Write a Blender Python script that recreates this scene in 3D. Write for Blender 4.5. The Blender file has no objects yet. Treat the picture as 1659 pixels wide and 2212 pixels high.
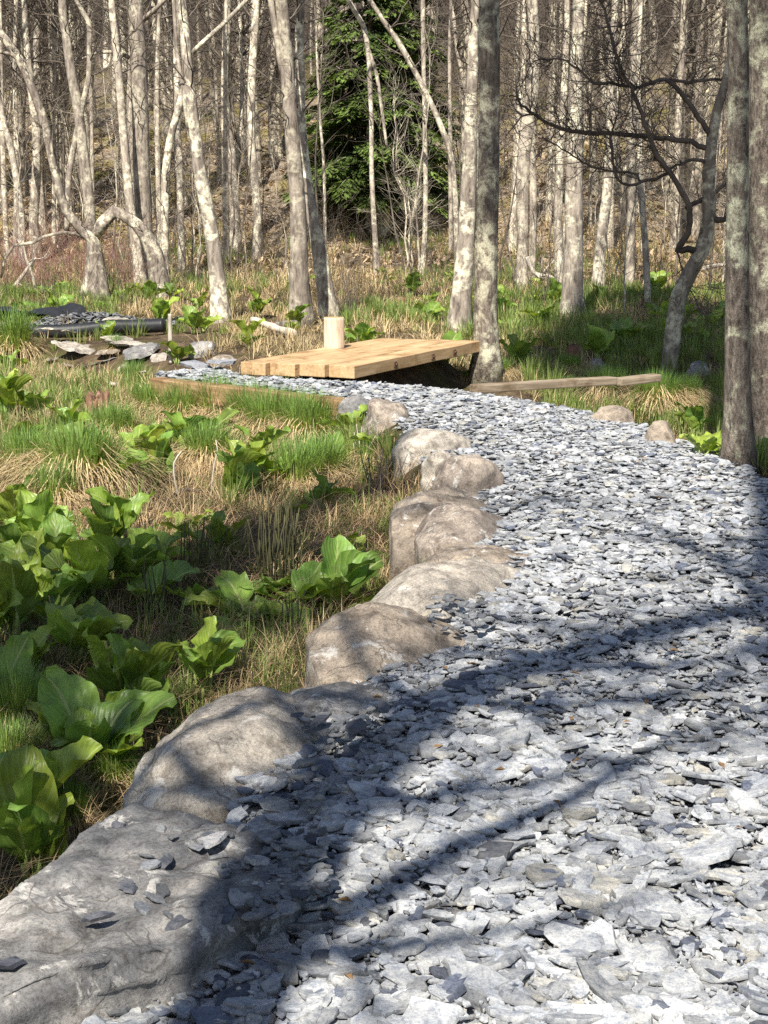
import bpy, bmesh, math, random
import numpy as np
from mathutils import Vector, noise as mnoise

C = bpy.context.scene.collection
SC = bpy.context.scene
# ------------------------------------------------------------------ camera, sky, sun, exposure
CAMZ, PITCH, FD, CX, CY = 1.6, math.radians(12.0), 3195.0, 829.5, 1106.0
cp_, sp_ = math.cos(PITCH), math.sin(PITCH)
cam = bpy.data.cameras.new('camera'); camo = bpy.data.objects.new('camera', cam); C.objects.link(camo)
camo.location = (0, 0, CAMZ); camo.rotation_euler = (math.radians(90) - PITCH, 0, 0)
cam.lens = 52.0; cam.sensor_width = 36.0; cam.clip_start = 0.05; cam.clip_end = 1000
SC.camera = camo
SUN_EL, SUN_AZ = math.radians(49), math.radians(15)      # light travels towards +Y, a little to +X
w = bpy.data.worlds.new('World'); SC.world = w; w.use_nodes = True
nt = w.node_tree; nt.nodes.clear()
sky = nt.nodes.new('ShaderNodeTexSky'); sky.sky_type = 'NISHITA'; sky.sun_disc = False
sky.sun_elevation = SUN_EL; sky.sun_rotation = math.pi + SUN_AZ
bg = nt.nodes.new('ShaderNodeBackground'); bg.inputs[1].default_value = 0.065
wo = nt.nodes.new('ShaderNodeOutputWorld')
nt.links.new(sky.outputs[0], bg.inputs[0]); nt.links.new(bg.outputs[0], wo.inputs[0])
sl = bpy.data.lights.new('sun', 'SUN'); sl.energy = 5.0; sl.angle = math.radians(0.5); sl.color = (1.0, 0.94, 0.84)
so = bpy.data.objects.new('sun', sl); C.objects.link(so)
TRAV = Vector((math.sin(SUN_AZ) * math.cos(SUN_EL), math.cos(SUN_AZ) * math.cos(SUN_EL), -math.sin(SUN_EL)))
so.rotation_euler = TRAV.to_track_quat('-Z', 'Y').to_euler(); so.location = (-5, -20, 30)
SC.view_settings.view_transform = 'Standard'; SC.view_settings.look = 'None'
SC.view_settings.exposure = 0.78; SC.view_settings.gamma = 1.0
SC.render.engine = 'CYCLES'
SC.cycles.max_bounces = 6; SC.cycles.diffuse_bounces = 3; SC.cycles.transmission_bounces = 3
SC.cycles.use_denoising = False

# ------------------------------------------------------------------ picking points
def P(dx, dy, Y):
    """world point at depth y=Y seen at display point (dx,dy)"""
    u, v = (dx - CX) / FD, (CY - dy) / FD
    t = Y / (cp_ + v * sp_)
    return Vector((t * u, Y, CAMZ + t * (-sp_ + v * cp_)))
def scale_at(dy, Y):
    v = (CY - dy) / FD
    return (Y / (cp_ + v * sp_)) / FD          # metres per display pixel
PATH_L = [(-1.0,-3),(-.9,1.0),(-.66,2.2),(-.42,3.1),(-.36,3.9),(-.12,4.7),(.14,5.3),(.42,6.7),(.42,8.1),(.3,9.4),(.14,10.6),(-.1,11.55),(-.5,12.2),(-1.2,12.85),(-2.05,13.55),(-2.15,13.8)]
PATH_R = [(2.3,-3),(2.3,1.0),(2.3,2.2),(2.3,3.1),(2.3,3.9),(2.3,4.7),(2.3,5.3),(2.28,6.7),(2.25,8.1),(2.1,9.5),(1.8,10.7),(1.35,11.7),(.45,12.75),(-.24,13.1),(-1.25,13.45),(-1.6,14.3)]
POLY = np.array(PATH_L + PATH_R[::-1], float)
def poly_sd(x, y, poly):
    x = np.asarray(x, float); y = np.asarray(y, float)
    d = np.full(x.shape, 1e9); ins = np.zeros(x.shape, bool)
    n = len(poly)
    for i in range(n):
        ax, ay = poly[i]; bx, by = poly[(i + 1) % n]
        ex, ey = bx - ax, by - ay
        t = np.clip(((x - ax) * ex + (y - ay) * ey) / (ex * ex + ey * ey + 1e-12), 0, 1)
        d = np.minimum(d, np.hypot(x - ax - t * ex, y - ay - t * ey))
        c = ((ay > y) != (by > y)) & (x < ex * (y - ay) / (ey if abs(ey) > 1e-9 else 1e-9) + ax)
        ins ^= c
    return np.where(ins, -d, d)
def line_d(x, y, pts):
    d = np.full(np.shape(x), 1e9)
    for (ax, ay), (bx, by) in zip(pts[:-1], pts[1:]):
        ex, ey = bx - ax, by - ay
        t = np.clip(((x - ax) * ex + (y - ay) * ey) / (ex * ex + ey * ey), 0, 1)
        d = np.minimum(d, np.hypot(x - ax - t * ex, y - ay - t * ey))
    return d
_rp = np.random.RandomState(5)
_wv = [(_rp.uniform(-1, 1, 2) * f, _rp.uniform(0, 6.28), a) for f, a in [(.6,1),(.9,.8),(1.5,.7),(2.4,.6),(3.7,.45),(5.5,.35),(8,.25)] for _ in range(2)]
def nz(x, y, s=1.0):
    r = 0
    for k, ph, a in _wv:
        r = r + a * np.sin((k[0] * x + k[1] * y) * s * 1.7 + ph)
    return r / 3.0
STREAM = [(6.5, 10.0), (3.5, 11.3), (2.0, 12.9), (.2, 14.3), (-1.5, 16.0), (-4, 18.5), (-9, 21)]
def smooth(a, b, x):
    t = np.clip((x - a) / (b - a), 0, 1); return t * t * (3 - 2 * t)
def H(x, y):
    x = np.asarray(x, float); y = np.asarray(y, float)
    sd = poly_sd(x, y, POLY)
    near = 1 - smooth(14, 40, y)
    marsh = -.34 + .05 * nz(x, y) * (1 + .6 * (1 - near)) + .03 * nz(x, y, 3) * near
    right = smooth(1.5, 2.6, x) * (1 - smooth(9.5, 11, y))
    marsh = marsh * (1 - right) + (-.12 + .03 * nz(x, y, 2)) * right
    ds = line_d(x, y, STREAM)
    marsh = marsh - .6 * np.exp(-(ds / .65) ** 2) - .3 * smooth(1.3, 2.2, x) * smooth(9.3, 10.6, y) * (1 - smooth(14.5, 18, y))
    dk = line_d(x, y, [(-.72, 13.75), (.38, 16.2)]); marsh = np.maximum(marsh, -.07 - .9 * np.clip(dk - .22, 0, 9))
    yy = y + 2.2 * nz(x * .22, y * .05) + .04 * x
    hill = np.interp(yy, [0, 40, 44, 48, 53, 58, 70, 90, 110, 140, 200], [0, 0, .5, 1.5, 2.7, 3.1, 5.2, 9.6, 15.5, 26, 40])
    hill = hill + (.35 * nz(x * .6, y * .5, 1.2)) * smooth(42, 50, y)
    top = .012 * nz(x, y, 2.2) - .03 * smooth(-.5, 0, sd)
    k = smooth(-.02, .38, sd)
    return top * (1 - k) + marsh * k + hill
def h1(x, y): return float(H(np.array([x]), np.array([y]))[0])
_YS = np.concatenate([np.arange(1.6, 20, .02), np.arange(20, 80, .08)])
def G(dx, dy, off=0.0):
    """ground point under display point (dx,dy)"""
    u, v = (dx - CX) / FD, (CY - dy) / FD
    t = _YS / (cp_ + v * sp_)
    z = CAMZ + t * (-sp_ + v * cp_)
    g = H(t * u, _YS) + off
    i = np.argmax(z <= g) if np.any(z <= g) else len(_YS) - 1
    return Vector((t[i] * u, _YS[i], g[i] - off))
def Gz(dx, dy, zz):
    u, v = (dx - CX) / FD, (CY - dy) / FD
    t = (zz - CAMZ) / (-sp_ + v * cp_)
    return Vector((t * u, t * (cp_ + v * sp_), zz))

# ------------------------------------------------------------------ object helpers
def tag(o, label=None, cat=None, group=None, kind=None):
    if label: o['label'] = label
    if cat: o['category'] = cat
    if group: o['group'] = group
    if kind: o['kind'] = kind
    return o
def empty(name, loc, rz=0.0):
    o = bpy.data.objects.new(name, None); C.objects.link(o); o.location = loc; o.rotation_euler = (0, 0, rz)
    o.empty_display_size = .1
    return o
def copy_tree(o, parent=None):
    c = o.copy(); C.objects.link(c)
    if parent: c.parent = parent
    for ch in list(o.children): copy_tree(ch, c)
    return c
class MB:
    """collects vertices, faces and a per-vertex colour; build() links ONE mesh object"""
    def __init__(s): s.v = []; s.q = []; s.t = []; s.ng = []; s.c = []; s.n = 0; s.uv = []
    def add(s, v, quads=None, tris=None, col=(1, 1, 1), uv=None):
        v = np.asarray(v, float).reshape(-1, 3)
        if quads is not None and len(quads): s.q.append(np.asarray(quads, int).reshape(-1, 4) + s.n)
        if tris is not None and len(tris): s.t.append(np.asarray(tris, int).reshape(-1, 3) + s.n)
        col = np.asarray(col, float)
        s.c.append(np.broadcast_to(col, (len(v), 3)) if col.ndim == 1 else col)
        s.uv.append(np.zeros((len(v), 2)) if uv is None else np.asarray(uv, float))
        s.v.append(v); s.n += len(v)
    def mesh(s, name, mats, smoothf=True, origin=None):
        v = np.concatenate(s.v) if s.v else np.zeros((0, 3))
        if origin is not None: v = v - np.array(origin)
        q = np.concatenate(s.q) if s.q else np.zeros((0, 4), int)
        t = np.concatenate(s.t) if s.t else np.zeros((0, 3), int)
        m = bpy.data.meshes.new(name)
        m.vertices.add(len(v)); m.vertices.foreach_set('co', v.astype(np.float32).ravel())
        nl = q.size + t.size
        m.loops.add(nl); m.loops.foreach_set('vertex_index', np.concatenate([q.ravel(), t.ravel()]).astype(np.int32))
        m.polygons.add(len(q) + len(t))
        st = np.concatenate([np.arange(len(q)) * 4, len(q) * 4 + np.arange(len(t)) * 3]).astype(np.int32)
        m.polygons.foreach_set('loop_start', st)
        m.polygons.foreach_set('use_smooth', np.full(len(q) + len(t), smoothf))
        a = m.color_attributes.new('Col', 'FLOAT_COLOR', 'POINT')
        cc = np.ones((len(v), 4), np.float32); cc[:, :3] = np.concatenate(s.c); a.data.foreach_set('color', cc.ravel())
        u2 = m.attributes.new('Leaf', 'FLOAT2', 'POINT')
        u2.data.foreach_set('vector', np.concatenate(s.uv).astype(np.float32).ravel())
        for mt in (mats if isinstance(mats, (list, tuple)) else [mats]): m.materials.append(mt)
        m.update(calc_edges=True); m.validate()
        return m
    def build(s, name, mat, parent=None, smoothf=True, origin=None):
        o = bpy.data.objects.new(name, s.mesh(name, mat, smoothf, origin)); C.objects.link(o)
        if parent: o.parent = parent
        elif origin is not None: o.location = origin
        return o
def catmull(pts, rad, step):
    pts = np.asarray(pts, float); rad = np.asarray(rad, float)
    out, ro = [], []
    n = len(pts)
    for i in range(n - 1):
        p0 = pts[max(i - 1, 0)]; p1 = pts[i]; p2 = pts[i + 1]; p3 = pts[min(i + 2, n - 1)]
        m = max(1, int(np.linalg.norm(p2 - p1) / step))
        for k in range(m):
            t = k / m
            out.append(.5 * (2 * p1 + (p2 - p0) * t + (2 * p0 - 5 * p1 + 4 * p2 - p3) * t * t + (3 * p1 - p0 - 3 * p2 + p3) * t ** 3))
            ro.append(rad[i] * (1 - t) + rad[i + 1] * t)
    out.append(pts[-1]); ro.append(rad[-1])
    return np.array(out), np.array(ro)
def tube(mb, pts, rad, sides, rng=None, lump=0.0, col=(1, 1, 1), cap=True):
    pts = np.asarray(pts, float); rad = np.asarray(rad, float); n = len(pts)
    tan = np.gradient(pts, axis=0); tan /= np.linalg.norm(tan, axis=1)[:, None] + 1e-12
    ref = np.array([1., 0, 0]) if abs(tan[0][0]) < .8 else np.array([0, 1., 0])
    N = np.zeros((n, 3)); prev = ref
    for i in range(n):
        u = prev - tan[i] * np.dot(prev, tan[i]); u /= np.linalg.norm(u) + 1e-12
        N[i] = u; prev = u
    B = np.cross(tan, N)
    a = np.arange(sides) / sides * 2 * np.pi
    R = rad[:, None] * np.ones((1, sides))
    if lump and rng is not None:
        ph = rng.uniform(0, 6.28, 6)
        z = np.cumsum(np.r_[0, np.linalg.norm(np.diff(pts, axis=0), axis=1)])[:, None]
        R = R * (1 + lump * (np.sin(2 * a + ph[0] + z * 1.1) + .8 * np.sin(3 * a + ph[1] - z * 1.9) + .7 * np.sin(z * 4.1 + ph[2] + a) + .6 * np.sin(5 * a + ph[3] + z * 3)) + rng.normal(0, lump * .5, R.shape))
    v = pts[:, None, :] + R[..., None] * (np.cos(a)[None, :, None] * N[:, None, :] + np.sin(a)[None, :, None] * B[:, None, :])
    idx = np.arange(n * sides).reshape(n, sides)
    q = np.stack([idx[:-1], np.roll(idx, -1, 1)[:-1], np.roll(idx, -1, 1)[1:], idx[1:]], -1).reshape(-1, 4)
    vv = v.reshape(-1, 3)
    tr = None
    if cap:
        vv = np.concatenate([vv, [pts[-1]], [pts[0]]]); e = n * sides
        nx = (np.arange(sides) + 1) % sides
        tr = np.concatenate([np.stack([idx[-1], idx[-1][nx], np.full(sides, e)], -1), np.stack([idx[0][nx], idx[0], np.full(sides, e + 1)], -1)])
    mb.add(vv, q, tr, col)
def grow(mb, p, d, L, r, lev, rng, up=.12, wob=.22, kids=(3, 5), sides=4, nseg=5):
    d = np.asarray(d, float); d = d / np.linalg.norm(d); p = np.asarray(p, float)
    pts = [p]; dirs = [d]
    for i in range(nseg):
        d = d + rng.normal(0, wob, 3) + np.array([0, 0, up]); d /= np.linalg.norm(d)
        p = p + d * L / nseg; pts.append(p); dirs.append(d)
    rad = np.linspace(r, max(r * .25, .0022), nseg + 1)
    tube(mb, pts, rad, sides, cap=False)
    if lev > 0:
        for _ in range(rng.randint(kids[0], kids[1] + 1)):
            i = rng.randint(1, nseg + 1)
            q = rng.normal(0, 1, 3); q -= dirs[i] * np.dot(q, dirs[i]); q /= np.linalg.norm(q)
            a = rng.uniform(.5, 1.05)
            grow(mb, pts[i], dirs[i] * math.cos(a) + q * math.sin(a), L * rng.uniform(.35, .6), max(rad[i] * .6, .0025), lev - 1, rng, up, wob, kids, 3, max(3, nseg - 1))

# ------------------------------------------------------------------ materials
def mat(name):
    m = bpy.data.materials.new(name); m.use_nodes = True
    t = m.node_tree; t.nodes.clear()
    return m, t, t.nodes, t.links
def N_(t, typ, **kw):
    n = t.nodes.new(typ)
    for k, v in kw.items():
        if k.startswith('i_'): n.inputs[k[2:].replace('_', ' ')].default_value = v
        else: setattr(n, k, v)
    return n
def ramp(t, fac, stops):
    r = t.nodes.new('ShaderNodeValToRGB'); e = r.color_ramp.elements
    while len(e) < len(stops): e.new(.5)
    for i, (p, c) in enumerate(stops):
        e[i].position = p; e[i].color = (*c, 1) if len(c) == 3 else c
    t.links.new(fac, r.inputs[0]); return r.outputs[0]
def noise(t, vec, scale, detail=5, rough=.6, dist=0.0):
    n = N_(t, 'ShaderNodeTexNoise'); n.inputs['Scale'].default_value = scale; n.inputs['Detail'].default_value = detail
    n.inputs['Roughness'].default_value = rough; n.inputs['Distortion'].default_value = dist
    if vec is not None: t.links.new(vec, n.inputs['Vector'])
    return n.outputs['Fac']
def mix(t, f, a, b, mode='MIX'):
    m = t.nodes.new('ShaderNodeMix'); m.data_type = 'RGBA'; m.blend_type = mode
    for s, v in ((m.inputs[0], f), (m.inputs[6], a), (m.inputs[7], b)):
        if hasattr(v, 'is_linked') or hasattr(v, 'links'): t.links.new(v, s)
        elif isinstance(v, (int, float)): s.default_value = v
        else: s.default_value = (*v, 1)
    return m.outputs[2]
def finish(m, t, col, rough=.85, bump=None, bstr=.4, bdist=.02, spec=.3):
    b = N_(t, 'ShaderNodeBsdfPrincipled'); o = N_(t, 'ShaderNodeOutputMaterial')
    if hasattr(col, 'links'): t.links.new(col, b.inputs['Base Color'])
    else: b.inputs['Base Color'].default_value = (*col, 1)
    if hasattr(rough, 'links'): t.links.new(rough, b.inputs['Roughness'])
    else: b.inputs['Roughness'].default_value = rough
    b.inputs['Specular IOR Level'].default_value = spec
    if bump is not None:
        bn = N_(t, 'ShaderNodeBump'); bn.inputs['Strength'].default_value = bstr; bn.inputs['Distance'].default_value = bdist
        t.links.new(bump, bn.inputs['Height']); t.links.new(bn.outputs[0], b.inputs['Normal'])
    t.links.new(b.outputs[0], o.inputs[0]); return m
def objco(t, sc=(1, 1, 1), rnd=True):
    tc = N_(t, 'ShaderNodeTexCoord'); mp = N_(t, 'ShaderNodeMapping'); mp.inputs['Scale'].default_value = sc
    t.links.new(tc.outputs['Object'], mp.inputs[0])
    if not rnd: return mp.outputs[0]
    oi = N_(t, 'ShaderNodeObjectInfo'); ml = N_(t, 'ShaderNodeMath', operation='MULTIPLY'); ml.inputs[1].default_value = 37.0
    t.links.new(oi.outputs['Random'], ml.inputs[0])
    ad = N_(t, 'ShaderNodeVectorMath', operation='ADD'); t.links.new(mp.outputs[0], ad.inputs[0]); t.links.new(ml.outputs[0], ad.inputs[1])
    return ad.outputs[0]
def bark_mat(name, dark, mid, pale, lich, lo=.42, hi=.62, fine=14, bdist=.02):
    m, t, n, l = mat(name)
    v = objco(t); vs = objco(t, (1, 1, .28))
    f1 = noise(t, v, 2.6, 6, .65, .6); f2 = noise(t, vs, fine, 5, .7); f3 = noise(t, v, 9, 5, .7)
    base = ramp(t, f2, [(.3, dark), (.5, mid), (.72, pale)])
    lp = ramp(t, f1, [(lo, (0, 0, 0)), (hi, (1, 1, 1))])
    lp2 = ramp(t, f3, [(.42, (0, 0, 0)), (.56, (1, 1, 1))])
    both = mix(t, 1.0, lp, lp2, 'MULTIPLY')
    oi = N_(t, 'ShaderNodeObjectInfo'); h2 = N_(t, 'ShaderNodeMath', operation='FRACT'); h3 = N_(t, 'ShaderNodeMath', operation='MULTIPLY'); h3.inputs[1].default_value = 7.31; t.links.new(oi.outputs['Random'], h3.inputs[0]); t.links.new(h3.outputs[0], h2.inputs[0])
    both = mix(t, 1.0, both, ramp(t, h2.outputs[0], [(0, (.5, .5, .5)), (.6, (1, 1, 1))]), 'MULTIPLY')
    c = mix(t, both, base, lich)
    tone = ramp(t, oi.outputs['Random'], [(0, (.86, .83, .8)), (.5, (1.05, 1.03, 1.0)), (1, (1.3, 1.27, 1.2))])
    c = mix(t, 1.0, c, tone, 'MULTIPLY')
    return finish(m, t, c, .9, f2, .9, bdist, .2)
M = {}
M['bark'] = bark_mat('pale_bark', (.075, .06, .05), (.27, .235, .2), (.48, .43, .37), (.76, .73, .57), .46, .55)
M['bark_far'] = bark_mat('far_bark', (.075, .06, .05), (.32, .28, .24), (.56, .51, .43), (.76, .72, .57), .45, .55, 9)
M['bark_dark'] = bark_mat('grey_bark', (.05, .042, .036), (.19, .16, .135), (.34, .3, .255), (.64, .63, .48), .45, .55, 26, .045)
M['bark_arch'] = bark_mat('arched_bark', (.045, .036, .03), (.2, .17, .145), (.4, .355, .3), (.68, .64, .5), .46, .58)
M['bark_furrow'] = bark_mat('furrowed_bark', (.035, .03, .026), (.16, .135, .115), (.33, .29, .25), (.55, .56, .42), .48, .58, 34, .06)
M['bark_smooth'] = bark_mat('smooth_dark_bark', (.085, .072, .06), (.19, .165, .138), (.29, .255, .215), (.52, .5, .4), .47, .56, 14, .012)
m, t, n, l = mat('twig'); M['twig'] = finish(m, t, ramp(t, noise(t, objco(t), 3), [(.35, (.045, .035, .028)), (.65, (.22, .185, .15))]), .9)
m, t, n, l = mat('dark_twig'); M['twig_dark'] = finish(m, t, ramp(t, noise(t, objco(t), 3), [(.35, (.06, .048, .04)), (.65, (.18, .145, .12))]), .85)
m, t, n, l = mat('bleached_wood'); M['bleached'] = finish(m, t, ramp(t, noise(t, objco(t, (1, 1, .3)), 12), [(.3, (.3, .26, .21)), (.65, (.62, .56, .47))]), .9, noise(t, objco(t), 30), .4, .01)
# slate
m, t, n, l = mat('slate')
at = N_(t, 'ShaderNodeAttribute', attribute_name='Col'); geo = N_(t, 'ShaderNodeNewGeometry')
f = noise(t, geo.outputs['Position'], 45, 8, .78); f3 = noise(t, geo.outputs['Position'], 170, 5, .8); f2 = noise(t, geo.outputs['Position'], 9, 4, .6)
dust = ramp(t, f2, [(.35, (.74, .76, .8)), (.62, (1.15, 1.13, 1.08))])
c = mix(t, 1.0, at.outputs['Color'], dust, 'MULTIPLY')
c = mix(t, 1.0, c, ramp(t, f, [(.36, (.5, .54, .62)), (.5, (1.02, 1.01, 1.0)), (.64, (1.25, 1.23, 1.18))]), 'MULTIPLY')
c = mix(t, 1.0, c, ramp(t, f3, [(.34, (.68, .69, .71)), (.5, (1.03, 1.03, 1.02)), (.66, (1.22, 1.2, 1.17))]), 'MULTIPLY')
M['slate'] = finish(m, t, c, .72, f, .8, .006, .35)
m, t, n, l = mat('slate_grit'); geo = N_(t, 'ShaderNodeNewGeometry')
M['grit'] = finish(m, t, ramp(t, noise(t, geo.outputs['Position'], 60, 5, .8), [(.3, (.1, .103, .108)), (.5, (.26, .262, .265)), (.7, (.42, .41, .39))]), .9, noise(t, geo.outputs['Position'], 45, 6, .8), .9, .02)
# rock
def rock_mat(name, a, b, c3, stain=.35, dark=(.07, .055, .045), sc=1.0, lich=None):
    m, t, n, l = mat(name); v = objco(t)
    f1 = noise(t, v, 3.2 * sc, 7, .62, .8); f2 = noise(t, v, 13 * sc, 7, .7); f3 = noise(t, v, 110 * sc, 8, .85)
    c = ramp(t, f1, [(.36, a), (.5, b), (.62, c3)])
    c = mix(t, 1.0, c, ramp(t, f2, [(.36, (.5, .48, .46)), (.5, (.95, .94, .93)), (.62, (1.2, 1.18, 1.14))]), 'MULTIPLY')
    c = mix(t, 1.0, c, ramp(t, f3, [(.38, (.5, .49, .48)), (.5, (1.05, 1.05, 1.05)), (.62, (1.3, 1.29, 1.27))]), 'MULTIPLY')
    f4 = noise(t, v, 5.5 * sc, 6, .7, 1.2)
    c = mix(t, ramp(t, f4, [(.56, (0, 0, 0)), (.66, (stain,) * 3)]), c, dark)
    f5 = noise(t, v, 8 * sc, 7, .75, .5)
    c = mix(t, ramp(t, f5, [(.58, (0, 0, 0)), (.63, (.75,) * 3)]), c, lich or (.58, .56, .52))
    wv_ = N_(t, 'ShaderNodeTexVoronoi', feature='DISTANCE_TO_EDGE'); wv_.inputs['Scale'].default_value = 2.6 * sc
    wp = N_(t, 'ShaderNodeVectorMath', operation='MULTIPLY_ADD'); nv_ = N_(t, 'ShaderNodeTexNoise'); nv_.inputs['Scale'].default_value = 5 * sc; t.links.new(v, nv_.inputs['Vector']); t.links.new(nv_.outputs['Color'], wp.inputs[0]); wp.inputs[1].default_value = (.5, .5, .5); t.links.new(v, wp.inputs[2]); t.links.new(wp.outputs[0], wv_.inputs['Vector'])
    ck = ramp(t, wv_.outputs['Distance'], [(.0, (1, 1, 1)), (.014, (0, 0, 0))]); ck = mix(t, 1.0, ck, ramp(t, f1, [(.46, (0, 0, 0)), (.52, (.75,) * 3)]), 'MULTIPLY'); c = mix(t, ck, c, (.06, .05, .042))
    hs = N_(t, 'ShaderNodeMath', operation='ADD'); l2 = N_(t, 'ShaderNodeMath', operation='MULTIPLY'); l2.inputs[1].default_value = .35
    t.links.new(f3, l2.inputs[0]); t.links.new(f2, hs.inputs[0]); t.links.new(l2.outputs[0], hs.inputs[1])
    return finish(m, t, c, .82, hs.outputs[0], .6, .02, .3)
M['rock_tan'] = rock_mat('tan_rock', (.22, .187, .155), (.32, .27, .218), (.42, .355, .28))
M['rock_grey'] = rock_mat('grey_rock', (.13, .134, .14), (.215, .213, .212), (.32, .31, .295))
M['rock_brown'] = rock_mat('brown_rock', (.18, .15, .13), (.28, .24, .205), (.4, .345, .29), .6)
M['rock_pale'] = rock_mat('pale_rock', (.28, .255, .225), (.4, .365, .315), (.52, .475, .405), .25)
M['rock_mossy'] = rock_mat('mossy_far_rock', (.2, .18, .15), (.34, .31, .25), (.48, .44, .37), .5, (.13, .12, .03), .35)
# vegetation: per-blade colour + light coming through
def leafy(name, trans=.35, rough=.6, veins=False, var=.3, spec=.3):
    m, t, n, l = mat(name)
    at = N_(t, 'ShaderNodeAttribute', attribute_name='Col'); c = at.outputs['Color']
    geo = N_(t, 'ShaderNodeNewGeometry'); f = noise(t, geo.outputs['Position'], 16, 3, .6)
    c = mix(t, 1.0, c, ramp(t, f, [(.3, (1 - var, 1 - var, 1 - var)), (.7, (1 + var, 1 + var, 1 + var * .6))]), 'MULTIPLY')
    hgt = None
    if veins:
        la = N_(t, 'ShaderNodeAttribute', attribute_name='Leaf'); sx = N_(t, 'ShaderNodeSeparateXYZ'); l.new(la.outputs['Vector'], sx.inputs[0])
        ab = N_(t, 'ShaderNodeMath', operation='ABSOLUTE'); l.new(sx.outputs['X'], ab.inputs[0])
        mid = ramp(t, ab.outputs[0], [(.0, (1, 1, 1)), (.03, (1, 1, 1)), (.085, (0, 0, 0))])
        q = N_(t, 'ShaderNodeMath', operation='MULTIPLY'); q.inputs[1].default_value = .55; l.new(ab.outputs[0], q.inputs[0])
        s = N_(t, 'ShaderNodeMath', operation='SUBTRACT'); l.new(sx.outputs['Y'], s.inputs[0]); l.new(q.outputs[0], s.inputs[1])
        k = N_(t, 'ShaderNodeMath', operation='MULTIPLY'); k.inputs[1].default_value = 44.0; l.new(s.outputs[0], k.inputs[0])
        sn = N_(t, 'ShaderNodeMath', operation='SINE'); l.new(k.outputs[0], sn.inputs[0])
        side = ramp(t, sn.outputs[0], [(.86, (0, 0, 0)), (1.0, (.38, .38, .38))])
        vn = mix(t, 1.0, mid, side, 'ADD')
        c = mix(t, vn, c, (.4, .47, .17))
        nb = noise(t, geo.outputs['Position'], 24, 5, .75); c = mix(t, ramp(t, nb, [(.64, (0, 0, 0)), (.72, (.7,) * 3)]), c, (.2, .15, .05))
        bw = N_(t, 'ShaderNodeRGBToBW'); 
        hgt = sn.outputs[0]
    b = N_(t, 'ShaderNodeBsdfPrincipled'); b.inputs['Roughness'].default_value = rough; b.inputs['Specular IOR Level'].default_value = spec
    l.new(c, b.inputs['Base Color'])
    if hgt is not None:
        bn = N_(t, 'ShaderNodeBump'); bn.invert = True; bn.inputs['Strength'].default_value = .22; bn.inputs['Distance'].default_value = .005
        l.new(hgt, bn.inputs['Height']); l.new(bn.outputs[0], b.inputs['Normal'])
    tr = N_(t, 'ShaderNodeBsdfTranslucent'); tc = mix(t, 1.0, c, (1.25, 1.2, .55), 'MULTIPLY'); l.new(tc, tr.inputs[0])
    ms = N_(t, 'ShaderNodeMixShader'); ms.inputs[0].default_value = trans
    o = N_(t, 'ShaderNodeOutputMaterial'); l.new(b.outputs[0], ms.inputs[1]); l.new(tr.outputs[0], ms.inputs[2]); l.new(ms.outputs[0], o.inputs[0])
    return m
M['grass'] = leafy('grass_blade', .3, .55)
M['straw'] = leafy('dry_straw', .15, .8)
M['leaf'] = leafy('cabbage_leaf', .36, .4, True, .3, .5)
M['needle'] = leafy('hemlock_needles', .2, .6, False, .3)
M['stalk'] = leafy('leaf_stalk', .1, .5)
# ground
m, t, n, l = mat('ground'); geo = N_(t, 'ShaderNodeNewGeometry'); pos = geo.outputs['Position']
f1 = noise(t, pos, .9, 5, .6, .5); f2 = noise(t, pos, 5, 6, .7); f3 = noise(t, pos, 30, 5, .75); f4 = noise(t, pos, .35, 4, .6, .4)
soil = ramp(t, f2, [(.3, (.045, .032, .022)), (.5, (.12, .085, .055)), (.68, (.26, .19, .11))])
soil = mix(t, ramp(t, f1, [(.5, (0, 0, 0)), (.66, (.6,) * 3)]), soil, (.1, .12, .03))
litter = ramp(t, f2, [(.28, (.17, .13, .095)), (.5, (.4, .315, .23)), (.7, (.62, .53, .42))])
litter = mix(t, ramp(t, f4, [(.46, (0, 0, 0)), (.6, (.85,) * 3)]), litter, (.33, .28, .07))
litter = mix(t, 1.0, litter, ramp(t, f3, [(.3, (.45, .45, .45)), (.65, (1.2, 1.2, 1.2))]), 'MULTIPLY')
sx = N_(t, 'ShaderNodeSeparateXYZ'); l.new(pos, sx.inputs[0])
mr = N_(t, 'ShaderNodeMapRange'); mr.inputs[1].default_value = 36; mr.inputs[2].default_value = 44; l.new(sx.outputs['Y'], mr.inputs[0])
far = N_(t, 'ShaderNodeMapRange'); far.inputs[1].default_value = 66; far.inputs[2].default_value = 96; l.new(sx.outputs['Y'], far.inputs[0])
litter = mix(t, far.outputs[0], litter, ramp(t, f2, [(.3, (.025, .02, .016)), (.65, (.1, .08, .064))]))  # upper slope colour darkened to stand in for forest shade between the trunks
c = mix(t, mr.outputs[0], soil, litter)
M['ground'] = finish(m, t, c, .95, f3, .9, .05, .15)
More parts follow.
